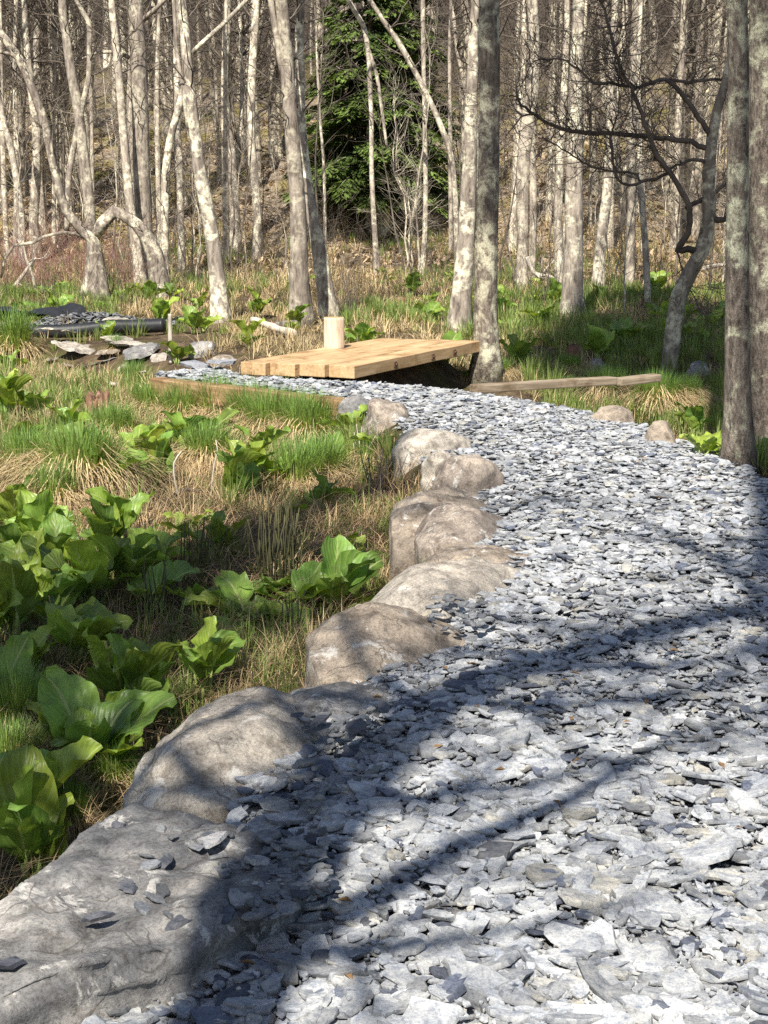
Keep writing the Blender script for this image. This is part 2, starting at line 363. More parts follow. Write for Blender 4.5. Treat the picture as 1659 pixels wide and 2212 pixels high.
# timber
def wood_mat(name, a, b, c3, knots=True):
    m, t, n, l = mat(name); v = objco(t, (1.0, 14, 14)); v2 = objco(t, (.6, 3, 3))
    f = noise(t, v, 3.0, 6, .65, .4); g = noise(t, v2, 2.2, 4, .6)
    c = ramp(t, f, [(.3, a), (.52, b), (.7, c3)])
    c = mix(t, 1.0, c, ramp(t, g, [(.35, (.8, .74, .66)), (.65, (1.1, 1.08, 1.05))]), 'MULTIPLY')
    vo = N_(t, 'ShaderNodeTexVoronoi'); vo.inputs['Scale'].default_value = 3.2; t.links.new(objco(t, (1, 2.2, 2.2)), vo.inputs['Vector'])
    c = mix(t, ramp(t, vo.outputs['Distance'], [(.05, (.75,) * 3), (.11, (0, 0, 0))]), c, (.17, .085, .035))
    f9 = noise(t, objco(t), 3.5, 6, .7); c = mix(t, 1.0, c, ramp(t, f9, [(.36, (.62, .56, .5)), (.5, (1, 1, 1))]), 'MULTIPLY')
    return finish(m, t, c, .75, f, .35, .004, .3)
M['timber'] = wood_mat('fresh_timber', (.43, .29, .155), (.54, .385, .22), (.63, .48, .3))
M['timber_old'] = wood_mat('weathered_timber', (.2, .13, .075), (.34, .23, .13), (.46, .33, .2))
M['timber_grey'] = wood_mat('greyed_timber', (.17, .135, .1), (.29, .24, .18), (.42, .355, .265))
m, t, n, l = mat('endgrain'); tc = objco(t)
wv = N_(t, 'ShaderNodeTexWave', wave_type='RINGS'); wv.rings_direction = 'Z'; wv.inputs['Scale'].default_value = 12; wv.inputs['Distortion'].default_value = 6.0; l.new(tc, wv.inputs[0])
M['endgrain'] = finish(m, t, ramp(t, wv.outputs['Fac'], [(.2, (.5, .33, .16)), (.8, (.6, .42, .22))]), .8)
m, t, n, l = mat('peeled_log'); v = objco(t, (1, 1, .12)); f = noise(t, v, 22, 6, .7)
M['peeled'] = finish(m, t, ramp(t, f, [(.3, (.4, .25, .16)), (.45, (.64, .5, .38)), (.62, (.76, .66, .53))]), .8, f, .7, .008, .25)
m, t, n, l = mat('rotten_wood'); v = objco(t, (1, 1, .2)); f = noise(t, v, 16, 6, .75)
M['rotten'] = finish(m, t, ramp(t, f, [(.3, (.06, .035, .022)), (.5, (.22, .12, .075)), (.7, (.4, .27, .18))]), .95, f, 1.0, .03)
m, t, n, l = mat('black_plastic'); M['plastic'] = finish(m, t, ramp(t, noise(t, objco(t), 6), [(.3, (.012, .013, .016)), (.7, (.03, .031, .036))]), .45, noise(t, objco(t), 20), .2, .01, .4)
m, t, n, l = mat('rusty_bolt'); M['bolt'] = finish(m, t, ramp(t, noise(t, objco(t), 40), [(.3, (.05, .03, .02)), (.7, (.16, .09, .055))]), .7)
m, t, n, l = mat('stream_water')
M['water'] = finish(m, t, (.02, .018, .012), .08, noise(t, objco(t), 6), .1, .01, .5)

# ------------------------------------------------------------------ the setting: ground, path, stream
def axis(segs):
    out = []
    for a, b, s in segs: out += list(np.arange(a, b, s))
    out.append(segs[-1][1]); return np.array(out)
xs = axis([(-80, -20, 2.5), (-20, -6, .6), (-6, -3, .2), (-3, 5, .1), (5, 8, .25), (8, 20, .6), (20, 80, 2.5)])
ys = axis([(-12, 1, .6), (1, 18, .1), (18, 30, .3), (30, 62, .45), (62, 200, 1.5)])
X, Y = np.meshgrid(xs, ys); Z = H(X, Y)
Z = np.where(poly_sd(X, Y, POLY) < -.1, Z - .05, Z)
idx = np.arange(X.size).reshape(X.shape)
q = np.stack([idx[:-1, :-1], idx[:-1, 1:], idx[1:, 1:], idx[1:, :-1]], -1).reshape(-1, 4)
mb = MB(); mb.add(np.stack([X, Y, Z], -1), q); tag(mb.build('ground', M['ground']), kind='structure')
# path bed
mb = MB(); LL = catmull([(a, b, 0) for a, b in PATH_L], np.ones(len(PATH_L)), .15)[0]
RR = np.array([(a, b, 0) for a, b in PATH_R], float)
def resample(p, n):
    s = np.r_[0, np.cumsum(np.linalg.norm(np.diff(p, axis=0), axis=1))]; u = np.linspace(0, s[-1], n)
    return np.stack([np.interp(u, s, p[:, k]) for k in range(3)], -1)
K = np.arange(len(PATH_L)); ku = np.linspace(0, len(PATH_L) - 1, 120)
lp = np.stack([np.interp(ku, K, [p[i] for p in PATH_L]) for i in (0, 1)], -1); rp = np.stack([np.interp(ku, K, [p[i] for p in PATH_R]) for i in (0, 1)], -1)
ts = np.linspace(0, 1, 24)
g = lp[:, None, :] * (1 - ts)[None, :, None] + rp[:, None, :] * ts[None, :, None]
zz = H(g[..., 0], g[..., 1]) + .004
idx = np.arange(g.shape[0] * g.shape[1]).reshape(g.shape[:2])
q = np.stack([idx[:-1, :-1], idx[:-1, 1:], idx[1:, 1:], idx[1:, :-1]], -1).reshape(-1, 4)
mb.add(np.concatenate([g, zz[..., None]], -1), q); tag(mb.build('path', M['grit']), kind='structure')
# stream water in the gully under the bridge
mb = MB(); sp, _ = catmull([(a, b, -.95) for a, b in STREAM], np.ones(len(STREAM)), .2)
tg = np.gradient(sp, axis=0); nn = np.stack([-tg[:, 1], tg[:, 0], 0 * tg[:, 0]], -1); nn /= np.linalg.norm(nn, axis=1)[:, None]
a = sp + nn * .34; b = sp - nn * .34; n_ = len(sp); vv = np.concatenate([a, b]); i = np.arange(n_ - 1)
mb.add(vv, np.stack([i, i + n_, i + n_ + 1, i + 1], -1)); tag(mb.build('stream_water', M['water']), kind='structure')

# ------------------------------------------------------------------ slate chips
def chips(cx, cy, cz, L, rng, tilt=.25, K=9):
    """N irregular flat shards -> verts (N,2K+2,3), faces"""
    N = len(cx); L = np.asarray(L)[:, None]
    asp = rng.uniform(.34, .78, (N, 1)); a0 = np.arange(K) / K * 2 * np.pi + rng.uniform(0, .5, (N, K))
    rr = rng.uniform(.62, 1.1, (N, K)) * L * .5
    px, py = rr * np.cos(a0), rr * np.sin(a0) * asp
    th = (L * rng.uniform(.04, .1, (N, 1))).clip(.003, .010)
    shr = rng.uniform(.82, 1.0, (N, K))
    sh = rng.normal(0, .06, (N, 2)) * L
    top = np.stack([px * shr + sh[:, :1], py * shr + sh[:, 1:], th * (1 + rng.uniform(-.3, .3, (N, K)))], -1)
    bot = np.stack([px, py, -th * rng.uniform(.2, .6, (N, K))], -1)
    ctop = np.stack([sh[:, 0], sh[:, 1], (th[:, 0] * rng.uniform(.95, 1.15, N))], -1)[:, None]
    cbot = np.stack([0 * th[:, 0], 0 * th[:, 0], -th[:, 0] * .5], -1)[:, None]
    v = np.concatenate([top, bot, ctop, cbot], 1)
    # orientation: spin, then tilt
    def rot(v, ax, an):
        c, s = np.cos(an)[:, None], np.sin(an)[:, None]
        o = v.copy()
        i, j = {'z': (0, 1), 'x': (1, 2), 'y': (2, 0)}[ax]
        o[..., i] = v[..., i] * c - v[..., j] * s; o[..., j] = v[..., i] * s + v[..., j] * c
        return o
    v = rot(v, 'z', rng.uniform(0, 6.28, N)); v = rot(v, 'x', rng.normal(0, tilt, N)); v = rot(v, 'y', rng.normal(0, tilt, N))
    v = rot(v, 'z', rng.normal(0, .5, N))
    v += np.stack([cx, cy, cz], -1)[:, None]
    k = np.arange(K); k2 = (k + 1) % K
    quads = np.stack([k2, k, k + K, k2 + K], -1)
    tris = np.concatenate([np.stack([k, k2, np.full(K, 2 * K)], -1), np.stack([k2 + K, k + K, np.full(K, 2 * K + 1)], -1)])
    return v, quads, tris
def chip_cols(N, rng):
    b = rng.beta(3.2, 2.0, N)[:, None]
    c = (.16 + .36 * b) * np.array([[.96, 1.0, 1.06]])
    dk = rng.uniform(0, 1, N) < .07; c[dk] = c[dk] * .38 * np.array([.9, .97, 1.2])
    tn = rng.uniform(0, 1, N) < .06; c[tn] = c[tn] * np.array([1.06, 1.0, .88])
    return c
rng = np.random.RandomState(11)
def scatter(n, y0, y1, rng, x0=-2.4, x1=2.4, edge=.05):
    x = rng.uniform(x0, x1, n); y = rng.uniform(y0, y1, n); s = poly_sd(x, y, POLY)
    k = (s < rng.normal(0, edge, n)) & (np.abs(x) < .29 * y + .5)
    return x[k], y[k]
allv, allc = [], []
for (y0, y1, dens, lo, hi) in [(1.7, 4.2, 1800, .016, .18), (1.7, 5.5, 1900, .008, .035), (4.2, 7.5, 1600, .018, .14), (7.5, 11, 1100, .03, .13), (11, 14.4, 800, .045, .15)]:
    x, y = scatter(int(dens * 4.8 * (y1 - y0)), y0, y1, rng)
    L = lo + (hi - lo) * rng.beta(1.25, 2.9, len(x)) ; L = np.where(rng.uniform(0, 1, len(x)) < .03, L * 1.5, L)
    z = H(x, y) + rng.uniform(.0, .028, len(x)) + .006
    # big ones a bit lower, so small shards lie over and between them
    v, qd, tr = chips(x, y, z, L, rng, .15)
    allv.append(v); allc.append(chip_cols(len(x), rng))
for (xa, xb, ya, yb_, zz_, n_) in [(575, 700, 1800, 1945, .10, 110), (470, 640, 1850, 1990, .10, 60), (300, 520, 1780, 1990, .10, 26), (650, 830, 1540, 1600, .06, 60), (930, 1060, 1290, 1360, .06, 50), (640, 700, 1640, 1740, .05, 40)]:
    pp_ = [Gz(rng.uniform(xa, xb), rng.uniform(ya, yb_), zz_) for _ in range(n_)]; pp_ = np.array([p[:] for p in pp_])
    v, qd, tr = chips(pp_[:, 0], pp_[:, 1], pp_[:, 2] + rng.uniform(-.004, .012, n_), rng.uniform(.015, .075, n_), rng, .12)
    allv.append(v); allc.append(chip_cols(n_, rng) * .55)
V = np.concatenate(allv); CC = np.concatenate(allc); ctr = V[:, -2]
ext = (V[:, :18].max(1) - V[:, :18].min(1)); dist = np.hypot(ctr[:, 1], ctr[:, 0])
up = ctr[:, 2] - H(ctr[:, 0], ctr[:, 1])
dd = ctr - np.array([0, 0, CAMZ]); fw = dd[:, 1] * cp_ - dd[:, 2] * sp_; uu = dd[:, 0] / fw * FD + CX; vvv = CY - (dd[:, 1] * sp_ + dd[:, 2] * cp_) / fw * FD
inview = (uu > -5) & (uu < 1665) & (vvv < 2215)
score = np.where(inview, ext[:, 0] * (ext[:, 1] + .5 * ext[:, 0]) / dist ** 2 * (up > .026), 0)
pick = np.argsort(-score)[:290]; rest = np.ones(len(V), bool); rest[pick] = False
nv = V.shape[1]
def chip_mesh(Vs, Cs):
    mb = MB(); n = len(Vs); off = (np.arange(n) * nv)[:, None, None]
    cl = np.repeat(Cs, nv, 0).reshape(n, nv, 3).copy(); cl[:, 9:18] *= .55; cl[:, 19] *= .6  # lower rim and underside darkened: fresh breaks plus painted shade of the gaps
    mb.add(Vs.reshape(-1, 3), (qd[None] + off).reshape(-1, 4), (tr[None] + off).reshape(-1, 3), cl.reshape(-1, 3)); return mb
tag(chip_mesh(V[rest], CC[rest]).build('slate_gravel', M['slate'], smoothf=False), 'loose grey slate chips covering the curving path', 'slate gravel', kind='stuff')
for i in pick:
    lum = CC[i].mean()
    if lum < .16: lb, gr = 'dark blue-grey slate shard lying on top of the near path', 'dark slate shards on the near path'
    elif CC[i][0] > CC[i][2] * 1.08: lb, gr = 'tan tinted slate shard lying on top of the near path', 'tan slate shards on the near path'
    elif lum > .4: lb, gr = 'pale dusty grey slate shard lying on top of the near path', 'pale slate shards on the near path'
    else: lb, gr = 'mid grey slate shard lying on top of the near path', 'mid grey slate shards on the near path'
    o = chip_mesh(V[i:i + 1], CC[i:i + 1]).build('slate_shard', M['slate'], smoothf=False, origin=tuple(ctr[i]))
    tag(o, lb, 'slate shard', gr)

# ------------------------------------------------------------------ rocks
def ico(sub):
    bm = bmesh.new(); bmesh.ops.create_icosphere(bm, subdivisions=sub, radius=1)
    v = np.array([x.co[:] for x in bm.verts]); f = np.array([[y.index for y in x.verts] for x in bm.faces]); bm.free(); return v, f
ICO = {4: ico(4), 5: ico(5), 6: ico(6)}
def fbm(p, s, seed, oct=4):
    o = Vector((seed * 7.3, seed * 3.1, seed * 1.7))
    return np.array([mnoise.fractal(Vector(q) * s + o, 1.0, 2.0, oct) for q in p])
def rock(name, label, x0, x1, y0, y1, ratio=.8, seed=1, mat='rock_tan', blocky=.75, amp=.16, sub=5, rz=0.0, cat='boulder', group=None, cuts=3, G0=None):
    cx, cy = (x0 + x1) / 2, (y0 + y1) / 2
    g = G0 or G(cx, y1)
    s = scale_at(y1, g.y); wd = (x1 - x0) * s; e = (y1 - y0) * s
    sn_ = (CAMZ - g.z) / math.hypot(CAMZ - g.z, g.y) if not G0 else .05
    D = min(ratio * 1.25 * wd, .7 * e / max(sn_, .02)); Yc = g.y + D * .5
    wd = (x1 - x0) * scale_at(cy, Yc); hh = math.sqrt(max(e * e - e * D * sn_, .02 * e * e)) / math.sqrt(1 - sn_ * sn_)
    c = Vector(((cx - CX) / FD * (Yc * cp_ + (CAMZ - g.z) * sp_), Yc, g.z)) if not G0 else P(cx, y1, Yc)
    v, f = ICO[sub]; rg = np.random.RandomState(seed)
    n = np.sign(v) * np.abs(v) ** blocky; n /= np.linalg.norm(n, axis=1)[:, None] ** .75
    for _ in range(cuts):                                   # broken planes
        d = rg.normal(0, 1, 3); d[2] = abs(d[2]) * .6; d /= np.linalg.norm(d); k = rg.uniform(.72, .9)
        ex = np.maximum(n @ d - k, 0); n = n - ex[:, None] * d * .85
    r = 1 + 1.15 * amp * fbm(n, 1.2, seed, 3) + amp * .28 * fbm(n, 3.5, seed + 9, 5)
    n = n * r[:, None]
    lowz = np.clip(-n[:, 2], 0, None); rxy = np.hypot(n[:, 0], n[:, 1]) + 1e-6; tgt_r = np.where(n[:, 2] < 0, np.maximum(rxy, np.minimum(1.0, rxy + lowz * 1.6)), rxy)
    n[:, :2] *= (tgt_r / rxy)[:, None]
    n = (n - (n.max(0) + n.min(0)) / 2) / (n.max(0) - n.min(0)) * 2
    ca, sa = math.cos(rz), math.sin(rz)
    p = n * np.array([wd / 2, D / 2, hh]); p[:, 2] = np.where(p[:, 2] < 0, p[:, 2] / hh * max(.22, .6 * hh), p[:, 2])
    mb = MB(); mb.add(p, None, f)
    o = mb.build(name, M[mat], smoothf=True); o.location = c
    return tag(o, label, cat, group)
# front slab: polygon with a nearly flat top
def slab(name, label, outline, ztop, thick, seed, mat, tilt=(0, 0), rnd=.05):
    pts = np.array([Gz(a, b, ztop)[:] for a, b in outline])
    s = np.r_[0, np.cumsum(np.linalg.norm(np.diff(np.r_[pts, pts[:1]], axis=0), axis=1))]; u = np.linspace(0, s[-1], 260, endpoint=False)
    q = np.r_[pts, pts[:1]]; bd = np.stack([np.interp(u, s, q[:, k]) for k in range(3)], -1)
    c = pts.mean(0); nb = len(bd)
    rings = []
    for f in list(np.linspace(.04, .93, 40)): rings.append(c + (bd - c) * f)
    nin = len(rings)
    for a in np.linspace(.2, 1, 5) * math.pi / 2:
        rings.append(c + (bd - c) * (.94 + .06 * math.sin(a)) + np.array([0, 0, -rnd * (1 - math.cos(a))]))
    for k in np.linspace(.1, 1, 14):
        rings.append(c + (bd - c) * (1 + .02 * math.sin(k * 9) - .05 * k) + np.array([0, 0, -rnd - k * (thick - rnd)]))
    v = np.array(rings); nr = len(v); fl = v.reshape(-1, 3)
    fl[:, 2] += (fl[:, 0] - c[0]) * tilt[0] + (fl[:, 1] - c[1]) * tilt[1]
    a = fbm(fl, 2.2, seed, 4) * .045 + fbm(fl * np.array([1, 1, 2]), 8, seed + 3, 5) * .02
    fl[:, 2] += a
    side = np.repeat(np.arange(nr) >= nin, nb)
    lat = (fbm(fl * np.array([.5, .5, 5]), 5, seed + 5, 3) * .03)
    dirv = fl - c; dirv[:, 2] = 0; dirv /= np.linalg.norm(dirv, axis=1)[:, None] + 1e-9
    fl += dirv * (lat * side)[:, None]
    idx = np.arange(nr * nb).reshape(nr, nb)
    qd = np.stack([idx[:-1], idx[1:], np.roll(idx, -1, 1)[1:], np.roll(idx, -1, 1)[:-1]], -1).reshape(-1, 4)
    v2 = np.r_[fl, [fl[:nb].mean(0)]]
    tr = np.stack([idx[0], np.roll(idx[0], -1), np.full(nb, nr * nb)], -1)
    mb = MB(); mb.add(v2, qd, tr); o = mb.build(name, M[mat], origin=tuple(c)); return tag(o, label, 'boulder')
SLZ = .10
slab('boulder', 'big flat grey slab in the near left corner beside the slate', [(-330, 2080), (-120, 1990), (0, 1945), (60, 1895), (115, 1850), (165, 1800), (230, 1762), (290, 1737), (380, 1750), (480, 1763), (590, 1795), (650, 1815), (690, 1860), (640, 1925), (520, 1985), (400, 2055), (270, 2085), (100, 2130), (0, 2165), (-330, 2260)], SLZ, .4, 3, 'rock_grey', (0, 0))
def dome(name, label, outline, zb, h, seed, mat, power=2.1, cat='boulder'):
    h *= .78
    pts = np.array([Gz(a, b, zb)[:] for a, b in outline]); c = pts.mean(0)
    u = np.linspace(0, 1, 150, endpoint=False); n0 = len(pts)
    cl_, _ = catmull(np.r_[pts, pts[:1]], np.ones(n0 + 1), .02)
    d = np.r_[0, np.cumsum(np.linalg.norm(np.diff(cl_, axis=0), axis=1))]; bd = np.stack([np.interp(u * d[-1], d, cl_[:, k]) for k in range(3)], -1)
    fs = np.r_[np.linspace(.03, .8, 26), np.linspace(.83, .97, 8), .985, .995, 1.0]
    rings = [c + (bd - c) * f + np.array([0, 0, h * (1 - f ** power) ** .75]) for f in fs]
    for k in (.15, .3, .5, .75, 1): rings.append(c + (bd - c) * (1.0 + .03 * k) + np.array([0, 0, -.42 * k]))
    v = np.array(rings); nr, nb = v.shape[:2]; fl = v.reshape(-1, 3)
    amp = np.repeat(np.r_[np.ones(len(fs)), np.zeros(5)], nb)
    rg = np.random.RandomState(seed)
    fl[:, 2] += amp * (h * .4 * fbm(fl, 2.6, seed, 3) + .016 * fbm(fl, 9, seed + 2, 4) + .006 * fbm(fl, 26, seed + 4, 3))
    for _ in range(3):                                         # broken planes
        q = rg.normal(0, 1, 3); q[2] = abs(q[2]) + 1.2; q /= np.linalg.norm(q); dd_ = (fl - c) @ q; k = np.quantile(dd_, rg.uniform(.8, .93)); ex = np.maximum(dd_ - k, 0); fl -= ex[:, None] * q * .85
    w_ = (.02 * fbm(fl, 6, seed + 7, 3)); dv = fl - c; dv[:, 2] = 0; dv /= np.linalg.norm(dv, axis=1)[:, None] + 1e-9
    fl += dv * (w_ * np.repeat(np.linspace(0, 1, nr) ** 2, nb))[:, None]
    idx = np.arange(nr * nb).reshape(nr, nb)
    qd = np.stack([idx[:-1], idx[1:], np.roll(idx, -1, 1)[1:], np.roll(idx, -1, 1)[:-1]], -1).reshape(-1, 4)
    mb = MB(); mb.add(np.r_[fl, [fl[:nb].mean(0)]], qd, np.stack([idx[0], np.roll(idx[0], -1), np.full(nb, nr * nb)], -1))
    return tag(mb.build(name, M[mat], origin=tuple(c)), label, cat)
for lb, ol, zb, h, sd, mt in [
    ('large rounded tan boulder just behind the big near slab', [(255, 1690), (300, 1640), (345, 1600), (400, 1562), (470, 1530), (560, 1512), (620, 1520), (665, 1565), (695, 1625), (690, 1665), (655, 1700), (600, 1722), (540, 1738), (450, 1746), (380, 1742), (310, 1735), (265, 1715)], -.03, .15, 21, 'rock_pale'),
    ('low flat grey boulder half under slate, before the rounded brown one', [(585, 1520), (650, 1490), (760, 1475), (840, 1482), (865, 1512), (830, 1545), (760, 1575), (690, 1600), (640, 1590), (600, 1555)], -.01, .06, 22, 'rock_grey'),
    ('smooth rounded brown-grey boulder with dark patch by the green leaves', [(660, 1405), (680, 1362), (720, 1340), (800, 1330), (880, 1334), (950, 1345), (1015, 1365), (1005, 1400), (955, 1442), (890, 1475), (800, 1482), (720, 1470), (676, 1445)], -.02, .14, 23, 'rock_tan'),
    ('long smooth pale grey boulder with flat shards on its path side', [(782, 1295), (800, 1268), (860, 1236), (920, 1225), (1010, 1230), (1090, 1222), (1135, 1244), (1130, 1280), (1060, 1325), (1000, 1350), (900, 1332), (820, 1325), (786, 1318)], -.02, .12, 24, 'rock_pale'),
    ('low flat brown boulder sunk between two taller boulders', [(890, 1195), (960, 1175), (1040, 1170), (1120, 1186), (1155, 1208), (1080, 1228), (980, 1230), (905, 1222)], -.02, .06, 25, 'rock_tan'),
    ('low tan boulder behind the dark humped boulder', [(842, 1120), (868, 1088), (930, 1074), (1000, 1070), (1045, 1088), (1065, 1108), (960, 1130), (890, 1148), (850, 1142)], -.02, .12, 26, 'rock_tan'),
    ('dark humped grey-brown boulder with white chipped left end', [(898, 1155), (912, 1120), (980, 1108), (1060, 1112), (1105, 1130), (1098, 1155), (1040, 1180), (960, 1186), (905, 1182)], -.03, .15, 27, 'rock_brown')]:
    dome('boulder', lb, ol, zb, h, sd, mt)
BG = 'boulders edging the left side of the path'
for args in [
    ('pointed pale boulder behind the dark faced boulder', 908, 1000, 972, 1040, .9, 28, 'rock_pale', .85, .14),
    ('rounded brown boulder with dark shaded front by the path bend', 925, 1090, 980, 1075, .7, 29, 'rock_brown', .78, .1),
    ('flat cream stone lying beyond the dark faced boulder', 845, 1020, 922, 990, .9, 30, 'rock_pale', .7, .12),
    ('upright rounded brown boulder with hollow underside at path bend', 772, 890, 860, 930, .8, 31, 'rock_brown', .85, .14),
    ('small grey stone at the end of the edging timber', 722, 812, 852, 905, .8, 32, 'rock_grey', .8, .16),
]:
    lb, x0, x1, y0, y1, ra, sd, mt, bl, am = args
    rock('boulder', lb, x0, x1, y0, y1, ra, sd, mt, bl, am, 6 if y1 > 1400 else 5, cat='boulder')
for args in [
    ('flat sandy stone on the right edge of the path below tussocks', 1262, 1372, 874, 920, .7, 41, 'rock_tan', .8, .12),
    ('squared pinkish stone on the right path edge beside bright leaves', 1385, 1466, 907, 965, .7, 42, 'rock_tan', .65, .1),
    ('lone grey stone in the grass behind the path end', 404, 478, 736, 772, .6, 47, 'rock_grey', .75, .14),
    ('low rounded stone between the bridge and the slate strip', 452, 520, 766, 792, .7, 48, 'rock_tan', .8, .1),
    ('cream stone behind the black pipe', 212, 290, 686, 714, .5, 49, 'rock_pale', .8, .16),
    ('small triangular cream stone above the black pipe', 300, 334, 690, 710, .6, 50, 'rock_pale', .8, .18),
    ('white boulder at the left frame edge by the tall grass tuft', -30, 62, 696, 746, .6, 51, 'rock_pale', .8, .16),
    ('dark upright stone beside the slate pile', 82, 110, 686, 716, .7, 52, 'rock_grey', .8, .18),
    ('mossy grey stone behind the low beam on the right', 1260, 1320, 774, 806, .7, 55, 'rock_grey', .8, .16),
    ('dark round stone in the shade right of the leaning tree', 1480, 1535, 778, 812, .8, 56, 'rock_grey', .85, .12),
]:
    lb, x0, x1, y0, y1, ra, sd, mt, bl, am = args
    rock('stone', lb, x0, x1, y0, y1, ra, sd, mt, bl - .2, am, 4, cat='stone', cuts=6)
for k, (lb, x0, x1, y0, y1, Yd) in enumerate([
    ('pale ledge rock at the foot of the right hillside', 1240, 1330, 560, 600, 47), ('large pale rock outcrop behind the right trunks', 1440, 1580, 430, 500, 50),
    ('grey rock outcrop right of the hemlock', 935, 1010, 425, 490, 47), ('long flat pale ledge under the right trunks', 1420, 1540, 515, 535, 46),
    ('mossy rock outcrop on the left hillside', 20, 130, 370, 450, 52), ('mossy rock outcrop between left trunks', 235, 300, 375, 430, 52), ('pale rocks on the bank left of the twin trunks', 455, 545, 355, 395, 53),
    ('whitish rock at the hemlock foot', 800, 850, 510, 535, 45), ('square grey ledge far behind the right trunks', 1330, 1410, 440, 480, 50)]):
    rock('hillside_rock', lb, x0, x1, y0, y1, .8, 60 + k, 'rock_mossy', .75, .2, 4, cat='rock', G0=Vector((0, Yd, 0)))
# loose shards lying on boulders
for k, (dx, dy, z, L, dark) in enumerate([(255, 1783, .105, .06, 1), (298, 1877, .105, .055, 1), (435, 1915, .105, .075, 1), (460, 1815, .12, .11, 0), (355, 1862, .105, .09, 1), (210, 1982, .11, .1, 1), (20, 2080, .12, .11, 1), (395, 1995, .105, .13, 1), (560, 1900, .105, .12, 1), (525, 1935, .105, .1, 0), (605, 1875, .1, .09, 1), (640, 1840, .1, .1, 1), (560, 1860, .11, .1, 0), (275, 1915, .11, .08, 1), (690, 1556, .1, .11, 1), (770, 1570, .1, .13, 1), (640, 1545, .11, .06, 1), (830, 1530, .08, .12, 1)]):
    p = Gz(dx, dy, z); r2 = np.random.RandomState(900 + k)
    v, qd2, tr2 = chips(np.array([p.x]), np.array([p.y]), np.array([p.z]), np.array([L * .8]), r2, .07)
    mb = MB(); mb.add(v.reshape(-1, 3), qd2, tr2, np.array((.1, .105, .125) if dark else (.36, .36, .37)))
    tag(mb.build('slate_shard', M['slate'], smoothf=False, origin=tuple(p)), ('dark' if dark else 'pale') + ' slate shard lying on a boulder at the path edge', 'slate shard', ('dark' if dark else 'pale') + ' shards lying on the boulders')

for k, (lb, dx, dy, up_, L, th_, mt) in enumerate([
    ('flat pale pink stone lying along the dark slate pile', 127, 742, .16, .62, .1, 'rock_pale'), ('broad cream stone in the low dry stone wall', 165, 775, .12, .72, .2, 'rock_pale'),
    ('narrow cream stone at the back of the dry stone wall', 262, 764, .14, .64, .13, 'rock_pale'), ('grey lichened stone with shaded front in the dry stone wall', 303, 782, .12, .64, .17, 'rock_grey'),
    ('flat grey stone low in the dry stone wall', 210, 796, .04, .5, .13, 'rock_grey'), ('small cracked cream stone at the wall end', 340, 786, .04, .26, .12, 'rock_pale'),
    ('thin cream stone wedged in the wall middle', 230, 780, .1, .4, .1, 'rock_tan'), ('small tan stone under the dry stone wall', 150, 800, .03, .34, .12, 'rock_tan'), ('small cream stone in the grass at the wall foot', 112, 790, .04, .25, .13, 'rock_pale'), ('brown stone at the foot of the wall', 270, 802, .03, .4, .13, 'rock_brown')]):
    p = G(dx, dy); r2 = np.random.RandomState(970 + k); N1 = np.array([0.0])
    v, qd2, tr2 = chips(N1, N1, N1, np.array([L]), r2, .12, 11); v[..., 2] *= th_ / (v[..., 2].max() - v[..., 2].min())
    bm = bmesh.new(); vs_ = [bm.verts.new(x_) for x_ in v[0]]
    for f_ in list(qd2) + list(tr2): bm.faces.new([vs_[i_] for i_ in f_])
    bmesh.ops.subdivide_edges(bm, edges=list(bm.edges), cuts=3, use_grid_fill=True)
    for v_ in bm.verts: v_.co += Vector((1, 1, .6)) * .03 * mnoise.noise(v_.co * 7 + Vector((k, 0, 0))) + Vector((.4, .4, 1)) * .012 * mnoise.noise(v_.co * 22 + Vector((k, 5, 0)))
    me = bpy.data.meshes.new('flat_stone'); bm.to_mesh(me); bm.free(); me.materials.append(M[mt])
    o = bpy.data.objects.new('flat_stone', me); C.objects.link(o); o.location = p + Vector((0, .1, up_)); tag(o, lb, 'stone')
for k, (dx, dy, L, lb) in enumerate([(425, 789, .42, 'large flat dark slate slab at the far end of the slate strip'), (480, 791, .34, 'smaller flat slate slab beside the bridge corner')]):
    p = Gz(dx, dy, .03); r2 = np.random.RandomState(950 + k); v, qd2, tr2 = chips(np.array([p.x]), np.array([p.y]), np.array([p.z + .02 * k]), np.array([L]), r2, .05)
    v[..., 2] = p.z + (v[..., 2] - p.z) * 2
    mb = MB(); mb.add(v.reshape(-1, 3), qd2, tr2, np.array((.3, .31, .345))); tag(mb.build('slate_slab', M['slate'], smoothf=False, origin=tuple(p)), lb, 'slate slab')

# ------------------------------------------------------------------ bridge, post, timbers
def beam_mb(L, W, T, bev=.008, seed=0):
    bm = bmesh.new(); bmesh.ops.create_cube(bm, size=1)
    for v in bm.verts: v.co.x *= L; v.co.y *= W; v.co.z *= T
    bmesh.ops.bevel(bm, geom=list(bm.edges), offset=bev, segments=2, affect='EDGES', profile=.6)
    bmesh.ops.subdivide_edges(bm, edges=[e for e in bm.edges if e.calc_length() > L * .6], cuts=14, use_grid_fill=True)
    for v in bm.verts:
        v.co.z += .004 * mnoise.noise(Vector((v.co.x * 2, v.co.y, seed))); v.co.y += .004 * mnoise.noise(Vector((v.co.x * 2 + 9, v.co.z, seed)))
    m = bpy.data.meshes.new('beam'); bm.to_mesh(m); bm.free(); return m
def beam_obj(name, mesh, mats, parent=None):
    o = bpy.data.objects.new(name, mesh)
    for mt in mats: mesh.materials.append(M[mt])
    for p in mesh.polygons:
        if len(mats) > 1 and abs(p.normal.x) > .8: p.material_index = 1
    C.objects.link(o); o.parent = parent; return o
BT = .1
fl = Gz(515, 783, BT); fr = Gz(770, 790, BT); br_ = Gz(1015, 741, BT); bl_ = Gz(832, 729, BT)
